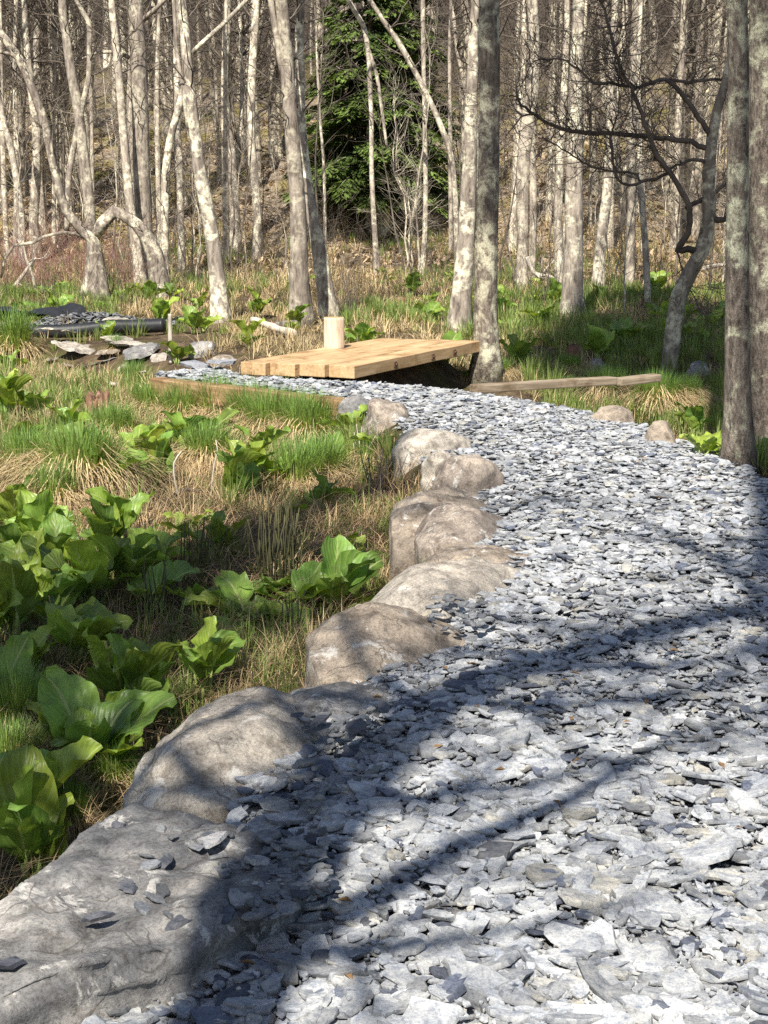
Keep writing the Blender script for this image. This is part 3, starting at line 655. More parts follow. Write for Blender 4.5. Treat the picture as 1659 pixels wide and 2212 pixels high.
ax = ((bl_ - fl) * .55 + (br_ - fr) * .45); ax.z = 0; ln = 2.75; ax.normalize()
brg = empty('timber_footbridge', (0, 0, 0)); brg.location = (fr.x, fr.y, 0); brg.rotation_euler.z = math.atan2(ax.y, ax.x)
tag(brg, 'new yellow timber footbridge of thick beams at the path end', 'bridge')
nrm = Vector((-ax.y, ax.x, 0)); wid = (fl - fr).dot(nrm); skew = (fl - fr).dot(ax)
NB = 4; bw = wid / NB
BOLT = [.75, 1.55, 2.05]
for i in range(NB):
    o = beam_obj('beam', beam_mb(ln, bw - .003, .115, .006, i), ['timber'], brg)
    o.location = (ln / 2 + skew * (i + .5) / NB, (i + .5) * bw, BT - .0575 + .003 * (i % 2))
for bx_ in BOLT:                                             # dark bolt plates let into the near face
    bm = bmesh.new(); bmesh.ops.create_cube(bm, size=1)
    for v in bm.verts: v.co.x *= .05; v.co.y *= .016; v.co.z *= .055
    bmesh.ops.bevel(bm, geom=list(bm.edges), offset=.003, segments=1, affect='EDGES')
    r_ = bmesh.ops.create_cone(bm, cap_ends=True, segments=8, radius1=.013, radius2=.012, depth=.02)
    for v in r_['verts']: v.co = Vector((v.co.x, v.co.z - .014, v.co.y))
    me = bpy.data.meshes.new('bolt_plate'); bm.to_mesh(me); bm.free(); me.materials.append(M['bolt'])
    o = bpy.data.objects.new('bolt_plate', me); C.objects.link(o); o.parent = brg; o.location = (bx_, -.004, BT - .06)
# log post on the bridge
pb = Gz(722, 752, BT + .004); sL = scale_at(740, pb.y)
bm = bmesh.new(); R0 = 22 * sL; HT = 66 * sL
nr, ns = 14, 40; rg = np.random.RandomState(4); lob = rg.uniform(0, 6.28, 5)
mb = MB(); zz = np.r_[0, np.linspace(.01, HT - .006, nr), HT]
ang = np.arange(ns) / ns * 2 * np.pi
v = []
for z in zz:
    r = R0 * (1 + .02 * np.sin(3 * ang + lob[0]) + .015 * np.sin(7 * ang + lob[1]) + .01 * np.sin(13 * ang + lob[2])) * (1.0 if 0 < z < HT else .97)
    v.append(np.stack([r * np.cos(ang), r * np.sin(ang), np.full(ns, z)], -1))
v = np.array(v); idx = np.arange(v.shape[0] * ns).reshape(-1, ns)
qd3 = np.stack([idx[:-1], np.roll(idx, -1, 1)[:-1], np.roll(idx, -1, 1)[1:], idx[1:]], -1).reshape(-1, 4)
mb.add(v.reshape(-1, 3), qd3)
post = empty('log_post', pb); tag(post, 'short upright peeled log standing on the bridge', 'log')
mb.build('side', M['peeled'], post)
mb = MB(); top = v[-1]; mb.add(np.r_[top, [[0, 0, HT + .001]]], None, np.stack([np.arange(ns), (np.arange(ns) + 1) % ns, np.full(ns, ns)], -1)); mb.build('cut_top', M['endgrain'], post)
def timber(label, a, b, W, T, mats, sub=0.0):
    d = b - a; o = beam_obj('edging_timber', beam_mb(d.length, W, T, .012, len(label) % 7), mats)
    o.location = (a + b) / 2 - Vector((0, 0, T / 2 + sub)); o.rotation_euler = (0, -math.asin(d.z / d.length), math.atan2(d.y, d.x))
    return tag(o, label, 'timber')
timber('long weathered timber edging the near side of the slate strip', Gz(333, 815, .03), Gz(748, 862, .03), .14, .17, ['timber_old'])
timber('grey timber beam spanning the ditch to the leaning tree', Gz(1022, 831, -.02), Gz(1325, 813, -.05), .12, .075, ['timber_grey'])
timber('short grey timber at the foot of the leaning tree', Gz(1334, 816, -.1), Gz(1420, 808, -.1), .12, .075, ['timber_grey'])
# split pale log in the grass
a = G(545, 702, .1); a.z += .17; b = G(638, 720, .1); b.z += .07
d = b - a; fl_ = empty('split_log', (a + b) / 2); fl_.rotation_euler = (0, -math.asin(d.z / d.length), math.atan2(d.y, d.x)); tag(fl_, 'pale split log with orange cut end propped in the grass', 'log')
mb = MB(); tube(mb, [(-d.length / 2 + k * d.length / 8, 0, .005 * math.sin(k)) for k in range(9)], [.05 + .007 * math.sin(k * 2) for k in range(9)], 12, np.random.RandomState(3), .05)
mb.build('wood', M['bleached'], fl_)
p2 = G(590, 722)
lg = empty('sawn_log', p2 + Vector((0, 0, .09))); lg.rotation_euler.z = .9; tag(lg, 'orange ended sawn log under the pale split log', 'log')
mb = MB(); tube(mb, [(-.02 + k * .1, 0, 0) for k in range(6)], [.075] * 6, 14, np.random.RandomState(8), .03, cap=False); mb.build('bark', M['bark_dark'], lg)
m, t, n, l = mat('orange_endgrain'); M['orange'] = finish(m, t, ramp(t, noise(t, objco(t), 30), [(.3, (.5, .24, .06)), (.7, (.68, .38, .12))]), .8)
mb = MB(); aa = np.arange(14) / 14 * 6.2832; mb.add(np.r_[np.stack([0 * aa - .022, .075 * np.cos(aa), .075 * np.sin(aa)], -1), [[-.024, 0, 0]]], None, np.stack([np.arange(14), (np.arange(14) + 1) % 14, np.full(14, 14)], -1)); mb.build('cut_end', M['orange'], lg)
# black pipe and dark slate pile and tarp
a = G(238, 729); b = G(356, 726)
mb = MB(); pl = [(a.x - 1.1, a.y + .1, a.z + .06), (a.x - .5, a.y + .05, a.z + .08), (a.x, a.y, a.z + .14), ((a.x + b.x) / 2, (a.y + b.y) / 2, a.z + .15), (b.x, b.y, b.z + .15)]
pp, pr = catmull(pl, [.095] * 5, .05); pr = pr * (1 + .05 * (np.arange(len(pr)) % 2)); tube(mb, pp, pr, 16)
tag(mb.build('drain_pipe', M['plastic'], origin=tuple(a)), 'black plastic drain pipe lying behind the dry stone wall', 'pipe')
g0 = G(180, 712); rgp = np.random.RandomState(77); n = 900
x = g0.x + rgp.normal(0, .75, n).clip(-1.1, 1.3); y = g0.y + rgp.normal(.3, .4, n); z = H(x, y) + .2 * np.exp(-((x - g0.x) / .9) ** 2 - ((y - g0.y - .3) / .5) ** 2) + rgp.uniform(0, .05, n)
v, qd4, tr4 = chips(x, y, z, rgp.uniform(.06, .16, n), rgp, .35)
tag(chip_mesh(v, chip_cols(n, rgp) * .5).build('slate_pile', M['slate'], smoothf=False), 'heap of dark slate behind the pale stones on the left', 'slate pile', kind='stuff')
# tarp: crumpled dark sheet
g1 = G(62, 716); mb = MB(); nx, ny = 28, 14; u, v_ = np.meshgrid(np.linspace(-1, .75, nx), np.linspace(-.3, .5, ny))
zt = .24 + .12 * np.sin(u * 5 + v_ * 4) * np.cos(v_ * 6) + .05 * nz(u * 3, v_ * 3); zt = zt * (1 - .6 * (np.abs(u) / 1.05) ** 4)
idx = np.arange(nx * ny).reshape(ny, nx); mb.add(np.stack([u, v_, zt], -1), np.stack([idx[:-1, :-1], idx[:-1, 1:], idx[1:, 1:], idx[1:, :-1]], -1).reshape(-1, 4))
o = mb.build('tarp', M['plastic']); o.location = (g1.x, g1.y + .3, g1.z); tag(o, 'crumpled dark liner sheet beside the slate pile at left', 'tarp')

# ------------------------------------------------------------------ trees
def tree_at(name, label, polys, Y, seed, bark='bark', group=None, sides=14, twigs=3.0, tl=(.4, 1.3), extend=5.0, lev=1, twig_mat='twig', lump=.05, base=None, cat='tree', flare=.35, tr0=.3, yv=.0):
    """polys: list of [(dx,dy,width)...] bottom first. first is the main trunk"""
    rg = np.random.RandomState(seed)
    b = base or G(polys[0][0][0], polys[0][0][1]); Y = Y or b.y
    root = empty(name, b); tag(root, label, cat, group)
    tb, br = MB(), MB()
    for i, pl in enumerate(polys):
        pts = [np.array(P(x, y, Y)[:]) for x, y, w_ in pl]; rad = [w_ * .5 * scale_at(y, Y) for x, y, w_ in pl]
        if yv:
            for k in range(len(pts)): pts[k][1] += yv * rg.normal(0, 1) * (k > 0)
        if i == 0 or pl[0][1] > 560: pts[0][2] = min(pts[0][2], h1(pts[0][0], pts[0][1])) - .06
        if pl[-1][1] <= 5 and extend:                         # carries on above the frame
            d = pts[-1] - pts[-2]; d /= np.linalg.norm(d); e = pts[-1] + d * extend * .5 + rg.normal(0, .12, 3); pts += [e, e + (d + rg.normal(0, .06, 3)) * extend * .5]
            rad += [rad[-1] * .8, rad[-1] * .35]
        pp, rr = catmull(pts, rad, .22)
        if i == 0 or pl[0][1] > 560:
            zz = pp[:, 2] - pp[0, 2]; rr = rr * (1 + flare * 1.5 * np.exp(-zz / .26))
        tube(tb, pp - np.array(b[:]), rr, sides, rg, lump)
        ln = np.cumsum(np.r_[0, np.linalg.norm(np.diff(pp, axis=0), axis=1)])
        for _ in range(int(ln[-1] * twigs)):
            s_ = rg.uniform(tr0, 1) * ln[-1]; k = int(np.searchsorted(ln, s_).clip(1, len(pp) - 1))
            a = rg.uniform(0, 6.28); up = rg.uniform(.1, .9); L = rg.uniform(*tl) * (1.0 if pp[k, 2] < 6 else 1.8)
            grow(br, pp[k] - np.array(b[:]), (math.cos(a), math.sin(a), up), L, min(rr[k] * .45, .006 + L * .008), lev, rg)
    tb.build('trunk', M[bark], root)
    if br.n: br.build('branches', M[twig_mat], root)
    return root
c1 = lambda pts, s=.5, ox=0, oy=0: [(x * s + ox, y * s + oy, w_ * s) for x, y, w_ in pts]
c2 = lambda pts: c1(pts, .5, 829.5, 0)
TR = [
 ('straight stout grey trunk rising behind the arched tree', c1, [[(628, 1250, 80), (612, 700, 74), (602, 400, 72), (582, 0, 68)], [(560, 250, 18), (500, 222, 16), (420, 228, 12), (280, 290, 8)], [(612, 90, 26), (660, 50, 22), (712, 0, 18)]], None, 'bark'),
 ('crooked old trunk with a side stem behind the arch fork', c1, [[(402, 1180, 48), (392, 950, 48), (368, 740, 46), (340, 500, 44), (312, 330, 42), (285, 150, 38), (270, 0, 36)], [(290, 1000, 22), (298, 760, 24), (335, 560, 26), (360, 440, 24), (384, 330, 24), (386, 200, 24), (382, 90, 24), (345, 30, 20), (325, 0, 18)]], 33, 'bark'),
 ('slender cream trunk leaning left beside the stout grey one', c1, [[(612, 1240, 50), (590, 1080, 44), (562, 880, 40), (540, 650, 38), (518, 380, 36), (498, 150, 32), (482, 0, 28)]], 33, 'bark_far'),
 ('leaning pale trunk rising from the grass left of the bridge', c1, [[(958, 1395, 84), (940, 1200, 66), (908, 980, 62), (866, 760, 54), (838, 540, 50), (812, 300, 48), (780, 0, 46)], [(830, 230, 22), (880, 180, 20), (980, 90, 18), (1065, 0, 16)], [(812, 560, 16), (790, 380, 20), (760, 200, 18), (750, 0, 16)]], None, 'bark'),
 ('pale straight trunk between the leaning trunk and twin trunks', c1, [[(1110, 1160, 40), (1110, 900, 38), (1086, 600, 34), (1090, 300, 34), (1108, 0, 32)]], 40, 'bark_far'),
 ('thick ridged trunk of the pair just behind the log post', c1, [[(1300, 1400, 96), (1292, 1180, 84), (1288, 900, 72), (1262, 600, 62), (1240, 300, 60), (1215, 0, 52)], [(1222, 340, 26), (1195, 160, 28), (1170, 0, 28)]], None, 'bark'),
 ('slanting trunk of the pair just right of the ridged trunk', c1, [[(1425, 1375, 80), (1385, 1120, 66), (1335, 850, 46), (1305, 560, 36), (1298, 300, 38), (1300, 0, 38)]], 24, 'bark'),
 ('thin whip-like trunk left of the hemlock', c1, [[(1405, 1100, 14), (1400, 750, 13), (1380, 480, 12), (1368, 190, 10), (1362, -10, 8)]], 38, 'bark_far'),
 ('slim wavy trunk in front of the hemlock', c1, [[(1632, 1180, 26), (1608, 800, 22), (1602, 450, 20), (1580, 150, 22), (1500, -8, 22)], [(1588, 200, 14), (1628, 330, 16), (1650, 480, 14), (1672, 640, 12)]], 37, 'bark_far'),
 ('thin pale trunk slanting right across the hemlock', c2, [[(322, 960, 26), (302, 760, 25), (252, 560, 25), (150, 340, 24), (60, 180, 24), (-10, 80, 22), (-60, 0, 20)]], 36, 'bark_far'),
 ('slim straight trunk right of the hemlock', c2, [[(166, 1150, 24), (180, 880, 22), (175, 500, 20), (168, 0, 20)]], 38, 'bark_far'),
 ('thin straight pale trunk left of the bright pair behind bridge', c2, [[(292, 900, 20), (285, 480, 18), (284, 200, 16), (288, -4, 14)]], 42, 'bark_far'),
 ('bright cream trunk right behind the far bridge end', c2, [[(322, 1405, 96), (345, 1180, 80), (362, 880, 68), (374, 560, 58), (384, 300, 52), (396, 0, 46)]], 22.5, 'bark'),
 ('broken dark sided double trunk beyond the ditch', c2, [[(592, 1240, 50), (600, 1000, 50), (600, 760, 56), (622, 520, 64), (648, 300, 52), (642, 0, 48)], [(640, 1150, 26), (645, 900, 34), (640, 640, 34), (650, 480, 26)]], 33, 'bark_far'),
 ('thick mottled trunk beyond the ditch leaning right', c2, [[(812, 1375, 100), (818, 1150, 88), (822, 850, 76), (826, 500, 62), (834, 200, 54), (842, 0, 50)]], None, 'bark'),
 ('cream trunk with bare bright foot beyond the ditch', c2, [[(1060, 1280, 42), (1066, 950, 42), (1070, 600, 40), (1078, 300, 38), (1090, 0, 34)]], 31, 'bark_far'),
 ('half shaded trunk between the mottled and bare footed trunks', c2, [[(918, 1290, 54), (942, 1000, 48), (968, 780, 44), (985, 420, 42), (985, 200, 34), (1000, 0, 30)]], 31, 'bark_far'),
 ('pale trunk close left of the thick mottled trunk', c2, [[(764, 1230, 44), (752, 950, 36), (765, 600, 34), (778, 400, 30), (790, 0, 24)]], 30, 'bark_far'),
 ('thin grey trunk left of the leaning dark tree', c2, [[(1146, 1370, 26), (1128, 1050, 28), (1108, 760, 24), (1100, 300, 20), (1110, 0, 18)]], 27, 'bark_far'),
 ('wide pale trunk on the far bank at right', c2, [[(1255, 1010, 100), (1256, 760, 84), (1262, 480, 72), (1275, 200, 54), (1310, 0, 44)]], 48, 'bark_far'),
 ('pale slender trunk left of the big right pair', c2, [[(1350, 1080, 46), (1355, 700, 40), (1420, 300, 36), (1455, 0, 34)]], 46, 'bark_far'),
 ('grey sapling trunk forking beside the right arch leg', c1, [[(712, 1240, 36), (712, 1000, 36), (716, 760, 36), (735, 600, 34), (770, 480, 34), (800, 360, 30)]], 32, 'bark'),
 ('leftmost leaning cream trunk by the red brush', c1, [[(100, 1150, 34), (88, 900, 32), (50, 650, 30), (15, 520, 26), (-20, 350, 24)]], 40, 'bark_far'),
 ('slim pale trunk beside the leftmost leaning one', c1, [[(66, 1120, 24), (72, 700, 24), (64, 300, 20), (70, 0, 18)]], 42, 'bark_far'),
 ('thin pale trunk at the left frame edge', c1, [[(30, 1100, 24), (14, 700, 22), (6, 300, 18), (0, -4, 16)]], 41, 'bark_far'),
 ('grey mid-left trunk rising behind the crooked old trunk', c1, [[(258, 980, 34), (250, 600, 36), (230, 300, 36), (215, 0, 32)]], 46, 'bark_far'),
 ('slim pale trunk right of the stout grey trunk', c1, [[(690, 1080, 24), (682, 700, 22), (680, 300, 20), (690, 0, 18)]], 42, 'bark_far'),
 ('cream trunk between leaning trunk and the pale straight one', c1, [[(975, 1080, 30), (972, 700, 28), (968, 300, 24), (976, 0, 22)]], 41, 'bark_far'),
 ('pale trunk in front of the bank right of the leaning trunk', c1, [[(785, 1120, 34), (778, 800, 30), (768, 500, 28), (762, 200, 26), (765, -5, 22)]], 38, 'bark_far'),
]
for k, (lb, cf, polys, Yd, bk) in enumerate(TR):
    pl = [cf(p) for p in polys]
    if Yd:
        p0 = P(pl[0][0][0], pl[0][0][1], Yd); bs = Vector((p0.x, Yd, h1(p0.x, Yd)))
    else: bs = None
    tree_at('bare_tree', lb, pl, Yd, 100 + k, bk, sides=16 if bk == 'bark' else 10, twigs=3.6 if bk == 'bark' else 3.2, base=bs, lump=.04, tl=(.4, 1.5))
# arched tree
ab = G(210, 648)
arch = [c1([(415, 1295, 105), (412, 1180, 88), (405, 1090, 66), (400, 1030, 60), (350, 990, 46), (290, 920, 42), (245, 780, 38), (200, 560, 36), (135, 370, 34), (80, 250, 34), (20, 170, 34), (-40, 90, 30)]),
        c1([(690, 1300, 100), (690, 1210, 88), (672, 1100, 78), (640, 1030, 64), (590, 970, 52), (540, 935, 48), (495, 915, 52), (450, 960, 52), (410, 1015, 50)]),
        c1([(395, 1040, 18), (330, 1010, 14), (270, 1003, 14), (190, 1022, 12), (140, 1050, 14), (60, 1060, 12), (20, 1120, 10), (5, 1200, 8)]),
        c1([(95, 265, 24), (50, 235, 20), (0, 225, 16), (-30, 230, 12)])]
tree_at('arched_tree', 'old tree arched over into a second rooted leg', arch, ab.y, 301, 'bark_arch', sides=18, twigs=2.2, tl=(.3, 1.0), extend=0, lump=.07, tr0=.25)
# near mottled trunk right of the bridge and pair at right
tree_at('bare_tree', 'dark mottled lichened trunk standing at the bridge end', [[(1049, 822, 62), (1050, 760, 54), (1052, 550, 49), (1056, 300, 45), (1057, 100, 43), (1058, 0, 42)]], None, 302, 'bark_dark', sides=28, twigs=2.0, tl=(.4, 1.2), lump=.035, twig_mat='twig_dark')
tree_at('bare_tree', 'big furrowed trunk nearest the path, left of the close pair', [[(1594, 1003, 72), (1594, 960, 60), (1593, 800, 52), (1593, 500, 47), (1594, 250, 45), (1592, 0, 44)]], None, 303, 'bark_furrow', sides=40, twigs=.0, lump=.02, flare=.25)
tree_at('bare_tree', 'big furrowed trunk nearest the path, right of the close pair', [[(1655, 1003, 92), (1652, 940, 76), (1650, 700, 66), (1648, 400, 62), (1650, 0, 58)]], None, 304, 'bark_furrow', sides=40, twigs=.0, lump=.02, flare=.25)
# leaning dark tree with crooked limbs
c2s = c2
lean = [c2([(1232, 1445, 74), (1262, 1330, 72), (1310, 1200, 66), (1372, 1080, 62), (1402, 940, 54), (1405, 760, 50), (1420, 600, 46), (1440, 480, 40), (1475, 350, 34), (1520, 150, 28), (1560, -6, 24)]),
        c2([(1372, 1085, 34), (1310, 1078, 32), (1262, 1082, 28), (1290, 1030, 26), (1312, 980, 26), (1308, 910, 26), (1280, 840, 26), (1215, 740, 24), (1150, 640, 22), (1095, 500, 20), (1050, 390, 18), (1005, 310, 16), (975, 220, 14), (940, 90, 11), (905, -6, 9)]),
        c2([(1305, 905, 22), (1340, 880, 20), (1400, 850, 18), (1490, 795, 15), (1560, 750, 10)]),
        c2([(1408, 940, 30), (1440, 955, 26), (1490, 930, 20), (1540, 900, 14)]),
        c2([(1405, 650, 24), (1330, 615, 22), (1250, 602, 22), (1120, 585, 20), (1000, 575, 20), (900, 570, 20), (800, 560, 18), (730, 535, 16), (660, 490, 14), (590, 425, 12), (580, 330, 8)]),
        c2([(1415, 595, 26), (1370, 530, 22), (1300, 430, 20), (1210, 345, 17), (1130, 370, 15), (1050, 380, 14), (960, 365, 13), (900, 370, 12), (840, 320, 10), (750, 265, 8), (640, 275, 5)]),
        c2([(1210, 345, 14), (1300, 352, 13), (1400, 342, 12), (1485, 342, 10)]),
        c2([(1230, 745, 16), (1170, 775, 15), (1110, 780, 15), (1085, 800, 14), (1020, 790, 13), (985, 725, 12), (972, 640, 11), (970, 575, 9), (1000, 500, 7)]),
        c2([(1105, 780, 10), (1100, 755, 10), (1060, 742, 9), (985, 738, 9), (900, 718, 8), (820, 670, 7), (690, 590, 5)]),
        c2([(1390, 700, 18), (1330, 690, 14), (1260, 715, 11), (1210, 740, 8)]),
        c2([(660, 490, 9), (600, 500, 8), (560, 545, 6), (500, 625, 4)]),
        c2([(590, 425, 8), (500, 410, 6), (420, 455, 4)]),
        c2([(1265, 1090, 8), (1290, 1160, 6), (1330, 1260, 5), (1385, 1370, 4)])]
lb_ = G(1447, 806)
root = empty('leaning_tree', lb_); tag(root, 'dark leaning crooked tree with zigzag branches reaching left', 'tree')
tb, br = MB(), MB(); rg = np.random.RandomState(310)
for i, pl in enumerate(lean):
    Yd = lb_.y
    pts = []
    yo = 0.0
    for k, (x_, y_, w_) in enumerate(pl):
        if i > 0: yo += rg.normal(0, .05)
        pts.append(np.array(P(x_, y_, Yd)[:]) + np.array([0, 0 if i == 0 else -.05 * k * (1 if i % 2 else -1) * .6, 0]))
    rad = [w_ * .5 * scale_at(y_, Yd) for x_, y_, w_ in pl]
    if i == 0: pts[0][2] = h1(pts[0][0], pts[0][1]) - .1
    pp, rr = catmull(pts, rad, .06 if i else .12)
    tgt = tb if i == 0 else br
    tube(tgt, pp - np.array(lb_[:]) + (0 if i == 0 else rg.normal(0, .006, pp.shape)), rr, 18 if i == 0 else 8, rg, .07)
    ln = np.cumsum(np.r_[0, np.linalg.norm(np.diff(pp, axis=0), axis=1)])
    if i == 0: continue
    for _ in range(int(ln[-1] * 26)):
        s_ = rg.uniform(.12 if i > 1 else .35, 1) * ln[-1]; k = int(np.searchsorted(ln, s_).clip(1, len(pp) - 1))
        tg = pp[k] - pp[k - 1]; tg /= np.linalg.norm(tg) + 1e-9
        q_ = rg.normal(0, 1, 3); q_[1] *= .8; q_[2] += .35; q_ = q_ - tg * np.dot(q_, tg); q_ /= np.linalg.norm(q_)
        L = rg.uniform(.15, .7)
        grow(br, pp[k] - np.array(lb_[:]), tg * .7 + q_, L, min(rr[k] * .6, .003 + L * .006), 1 if L < .4 else 2, rg, .03, .2, (2, 4), 3, 5)
tb.build('trunk', M['bark_smooth'], root); br.build('branches', M['twig_dark'], root)

# background trees: shared prototypes, copied in a loop
protos = []
for k in range(8):
    rg = np.random.RandomState(400 + k); tb, br = MB(), MB()
    def bgtrunk(x, r, hgt, lean):
        z = np.linspace(-.3, hgt, 12); px = x + lean * z / hgt + np.cumsum(rg.normal(0, .07, 12)); py = np.cumsum(rg.normal(0, .07, 12))
        px -= px[0] - x; py -= py[0]
        rr = r * (1 - .72 * np.linspace(0, 1, 12)) ; rr[0] *= 1.3
        pp, r2 = catmull(np.stack([px, py, z], -1), rr, .45)
        tube(tb, pp, r2, 8, rg, .05)
        for _ in range(100):
            i = rg.randint(int(len(pp) * .22), len(pp)); a = rg.uniform(0, 6.28); L = rg.uniform(.5, 2.0) * (1 + pp[i, 2] / 14)
            grow(br, pp[i], (math.cos(a), math.sin(a), rg.uniform(.0, 1.0)), L, min(r2[i] * .5, .007 + .008 * L), 2 if L > 1.2 else 1, rg, .1, .2, (2, 3), 3, 4)
    hgt = rg.uniform(13, 17); bgtrunk(0, rg.uniform(.11, .19), hgt, rg.uniform(-1.6, 1.6))
    if k in (1, 4, 6): bgtrunk(.25, rg.uniform(.07, .12), hgt * .8, rg.uniform(-.6, 2.2))
    root = empty('forest_tree', (0, 0, -50)); tb.build('trunk', M['bark_far'], root); br.build('branches', M['twig'], root); protos.append(root)
rg = np.random.RandomState(500); used = [False] * 8; placed = 0; spots = []
while placed < 235:
    y = 42 + 90 * rg.uniform(0, 1) ** 1.5; hw = .27 * y + 2
    x = rg.uniform(-hw, hw)
    if y < 52 and -2.6 < x < 2.2 and rg.uniform() < .9: continue
    if any((x - a) ** 2 + (y - b) ** 2 < 1.0 for a, b in spots): continue
    spots.append((x, y)); k = rg.randint(8)
    o = protos[k] if not used[k] else copy_tree(protos[k]); used[k] = True
    o.location = (x, y, h1(x, y)); o.rotation_euler = (0, 0, rg.uniform(0, 6.28)); s = rg.uniform(.65, 1.25) if placed % 4 else rg.uniform(.4, .6); o.scale = (s, s, rg.uniform(.85, 1.15))
    if y < 62: tag(o, 'slim bare pale trunk at the foot of the wooded hillside', 'tree', 'bare trees at the foot of the hillside')
    else: tag(o, 'distant bare trunk high on the wooded hillside', 'tree', 'bare trees high on the hillside')
    placed += 1
for k in range(8):
    if not used[k]:
        for ch in list(protos[k].children): bpy.data.objects.remove(ch)
        bpy.data.objects.remove(protos[k])
# saplings: thin whips in front of the hill
sps = []
for k in range(6):
    rg = np.random.RandomState(600 + k); mb = MB(); hgt = rg.uniform(3.5, 6.5); z = np.linspace(-.1, hgt, 9)
    pp, r2 = catmull(np.stack([np.cumsum(rg.normal(0, .09, 9)), np.cumsum(rg.normal(0, .06, 9)), z], -1), np.linspace(.028, .006, 9), .4); tube(mb, pp, r2, 5, rg, .05)
    for _ in range(26):
        i = rg.randint(2, len(pp)); a = rg.uniform(0, 6.28); grow(mb, pp[i], (math.cos(a), math.sin(a), rg.uniform(.3, 1.6)), rg.uniform(.4, 1.3), .006, 1, rg, .1, .18, (2, 4), 3, 4)
    o = mb.build('sapling', M['bark_far'] if k % 2 else M['twig']); sps.append(o)
used = [False] * 6; rg = np.random.RandomState(610)
for i in range(120):
    y = rg.uniform(24, 56); hw = .27 * y + .5; x = rg.uniform(-hw, hw)
    if (y < 30 and -3 < x < 2.5) or (x < -2 and y < 34): y += 12
    k = rg.randint(6); o = sps[k] if not used[k] else copy_tree(sps[k]); used[k] = True
    o.location = (x, y, h1(x, y)); o.rotation_euler = (0, 0, rg.uniform(0, 6.28)); s = rg.uniform(.6, 1.15); o.scale = (s, s, s)
    tag(o, 'thin bare sapling stem in the swamp brush before the hill', 'sapling', 'thin saplings before the hillside')
# shade trees beside and behind the viewpoint (they throw the shade on the path)
def shade_tree(label, pts, rad, seed, nb=40, br_from=.45, L=(1.2, 3.2), thick=1.0, top=0):
    rg = np.random.RandomState(seed); b = Vector((pts[0][0], pts[0][1], h1(pts[0][0], pts[0][1])))
    root = empty('bare_tree', b); tag(root, label, 'tree')
    tb, br = MB(), MB(); pp, rr = catmull([(p[0] - b.x, p[1] - b.y, p[2] - b.z) for p in pts], rad, .25); tube(tb, pp, rr, 14, rg, .05)
    for _ in range(nb):
        i = rg.randint(int(len(pp) * br_from), len(pp)); a = rg.uniform(0, 6.28); ll = rg.uniform(*L)
        grow(br, pp[i], (math.cos(a), math.sin(a), rg.uniform(-.1, .9)), ll, min(rr[i] * .7, thick * (.012 * ll + .012)), 2, rg, .08, .2, (3, 4), 4, 5)
    for _ in range(top):
        i = rg.randint(int(len(pp) * .72), len(pp)); a = rg.uniform(0, 6.28)
        grow(br, pp[i], (math.cos(a), math.sin(a), rg.uniform(-.6, .8)), rg.uniform(.5, 1.2), .016, 2, rg, .03, .22, (4, 6), 3, 5)
    tb.build('trunk', M['bark'], root); br.build('branches', M['twig'], root)
    return root
TE = math.tan(SUN_EL); SX, SY = math.sin(SUN_AZ), math.cos(SUN_AZ)
def caster(gx, gy, y0):
    """point at depth y0 whose shadow falls on the ground at (gx,gy)"""
    d = (gy - y0) / SY; return (gx - SX * d, y0, d * TE)
y0 = -1.2
s1 = [caster(x, y, y0) for x, y in [(-.38, 2.4), (-.24, 3.2), (0.04, 4.2), (.35, 4.75), (.9, 5.2), (1.5, 5.65), (2.2, 6.1)]]
shade_tree('tall bare tree behind the viewpoint leaning right', [(s1[0][0] - .05, y0, -.3)] + s1, [.22, .12, .12, .11, .1, .085, .07, .05], 701, 30, .3, (.8, 1.8), 2.0, 45)
s3 = [caster(x, y, -2.5) for x, y in [(-1.9, 4.5), (-1.35, 6.2), (-.85, 7.6), (-.55, 8.6), (.2, 10.0)]]
shade_tree('tall bare tree behind the viewpoint at the left', [(s3[0][0] - .1, -2.5, -.4)] + s3, [.34, .3, .27, .24, .2, .12], 703, 30, .4, (1.0, 2.4), 2.0)
s5 = [caster(x, y, -1.9) for x, y in [(-1.3, 3.6), (-1.12, 4.7), (-1.0, 5.7), (-.95, 6.8), (-.6, 7.9)]]
shade_tree('slim bare tree behind the viewpoint nearest the marsh', [(s5[0][0], -1.9, -.3)] + s5, [.2, .14, .12, .1, .08, .05], 704, 44, .35, (.7, 1.9), 2.0)

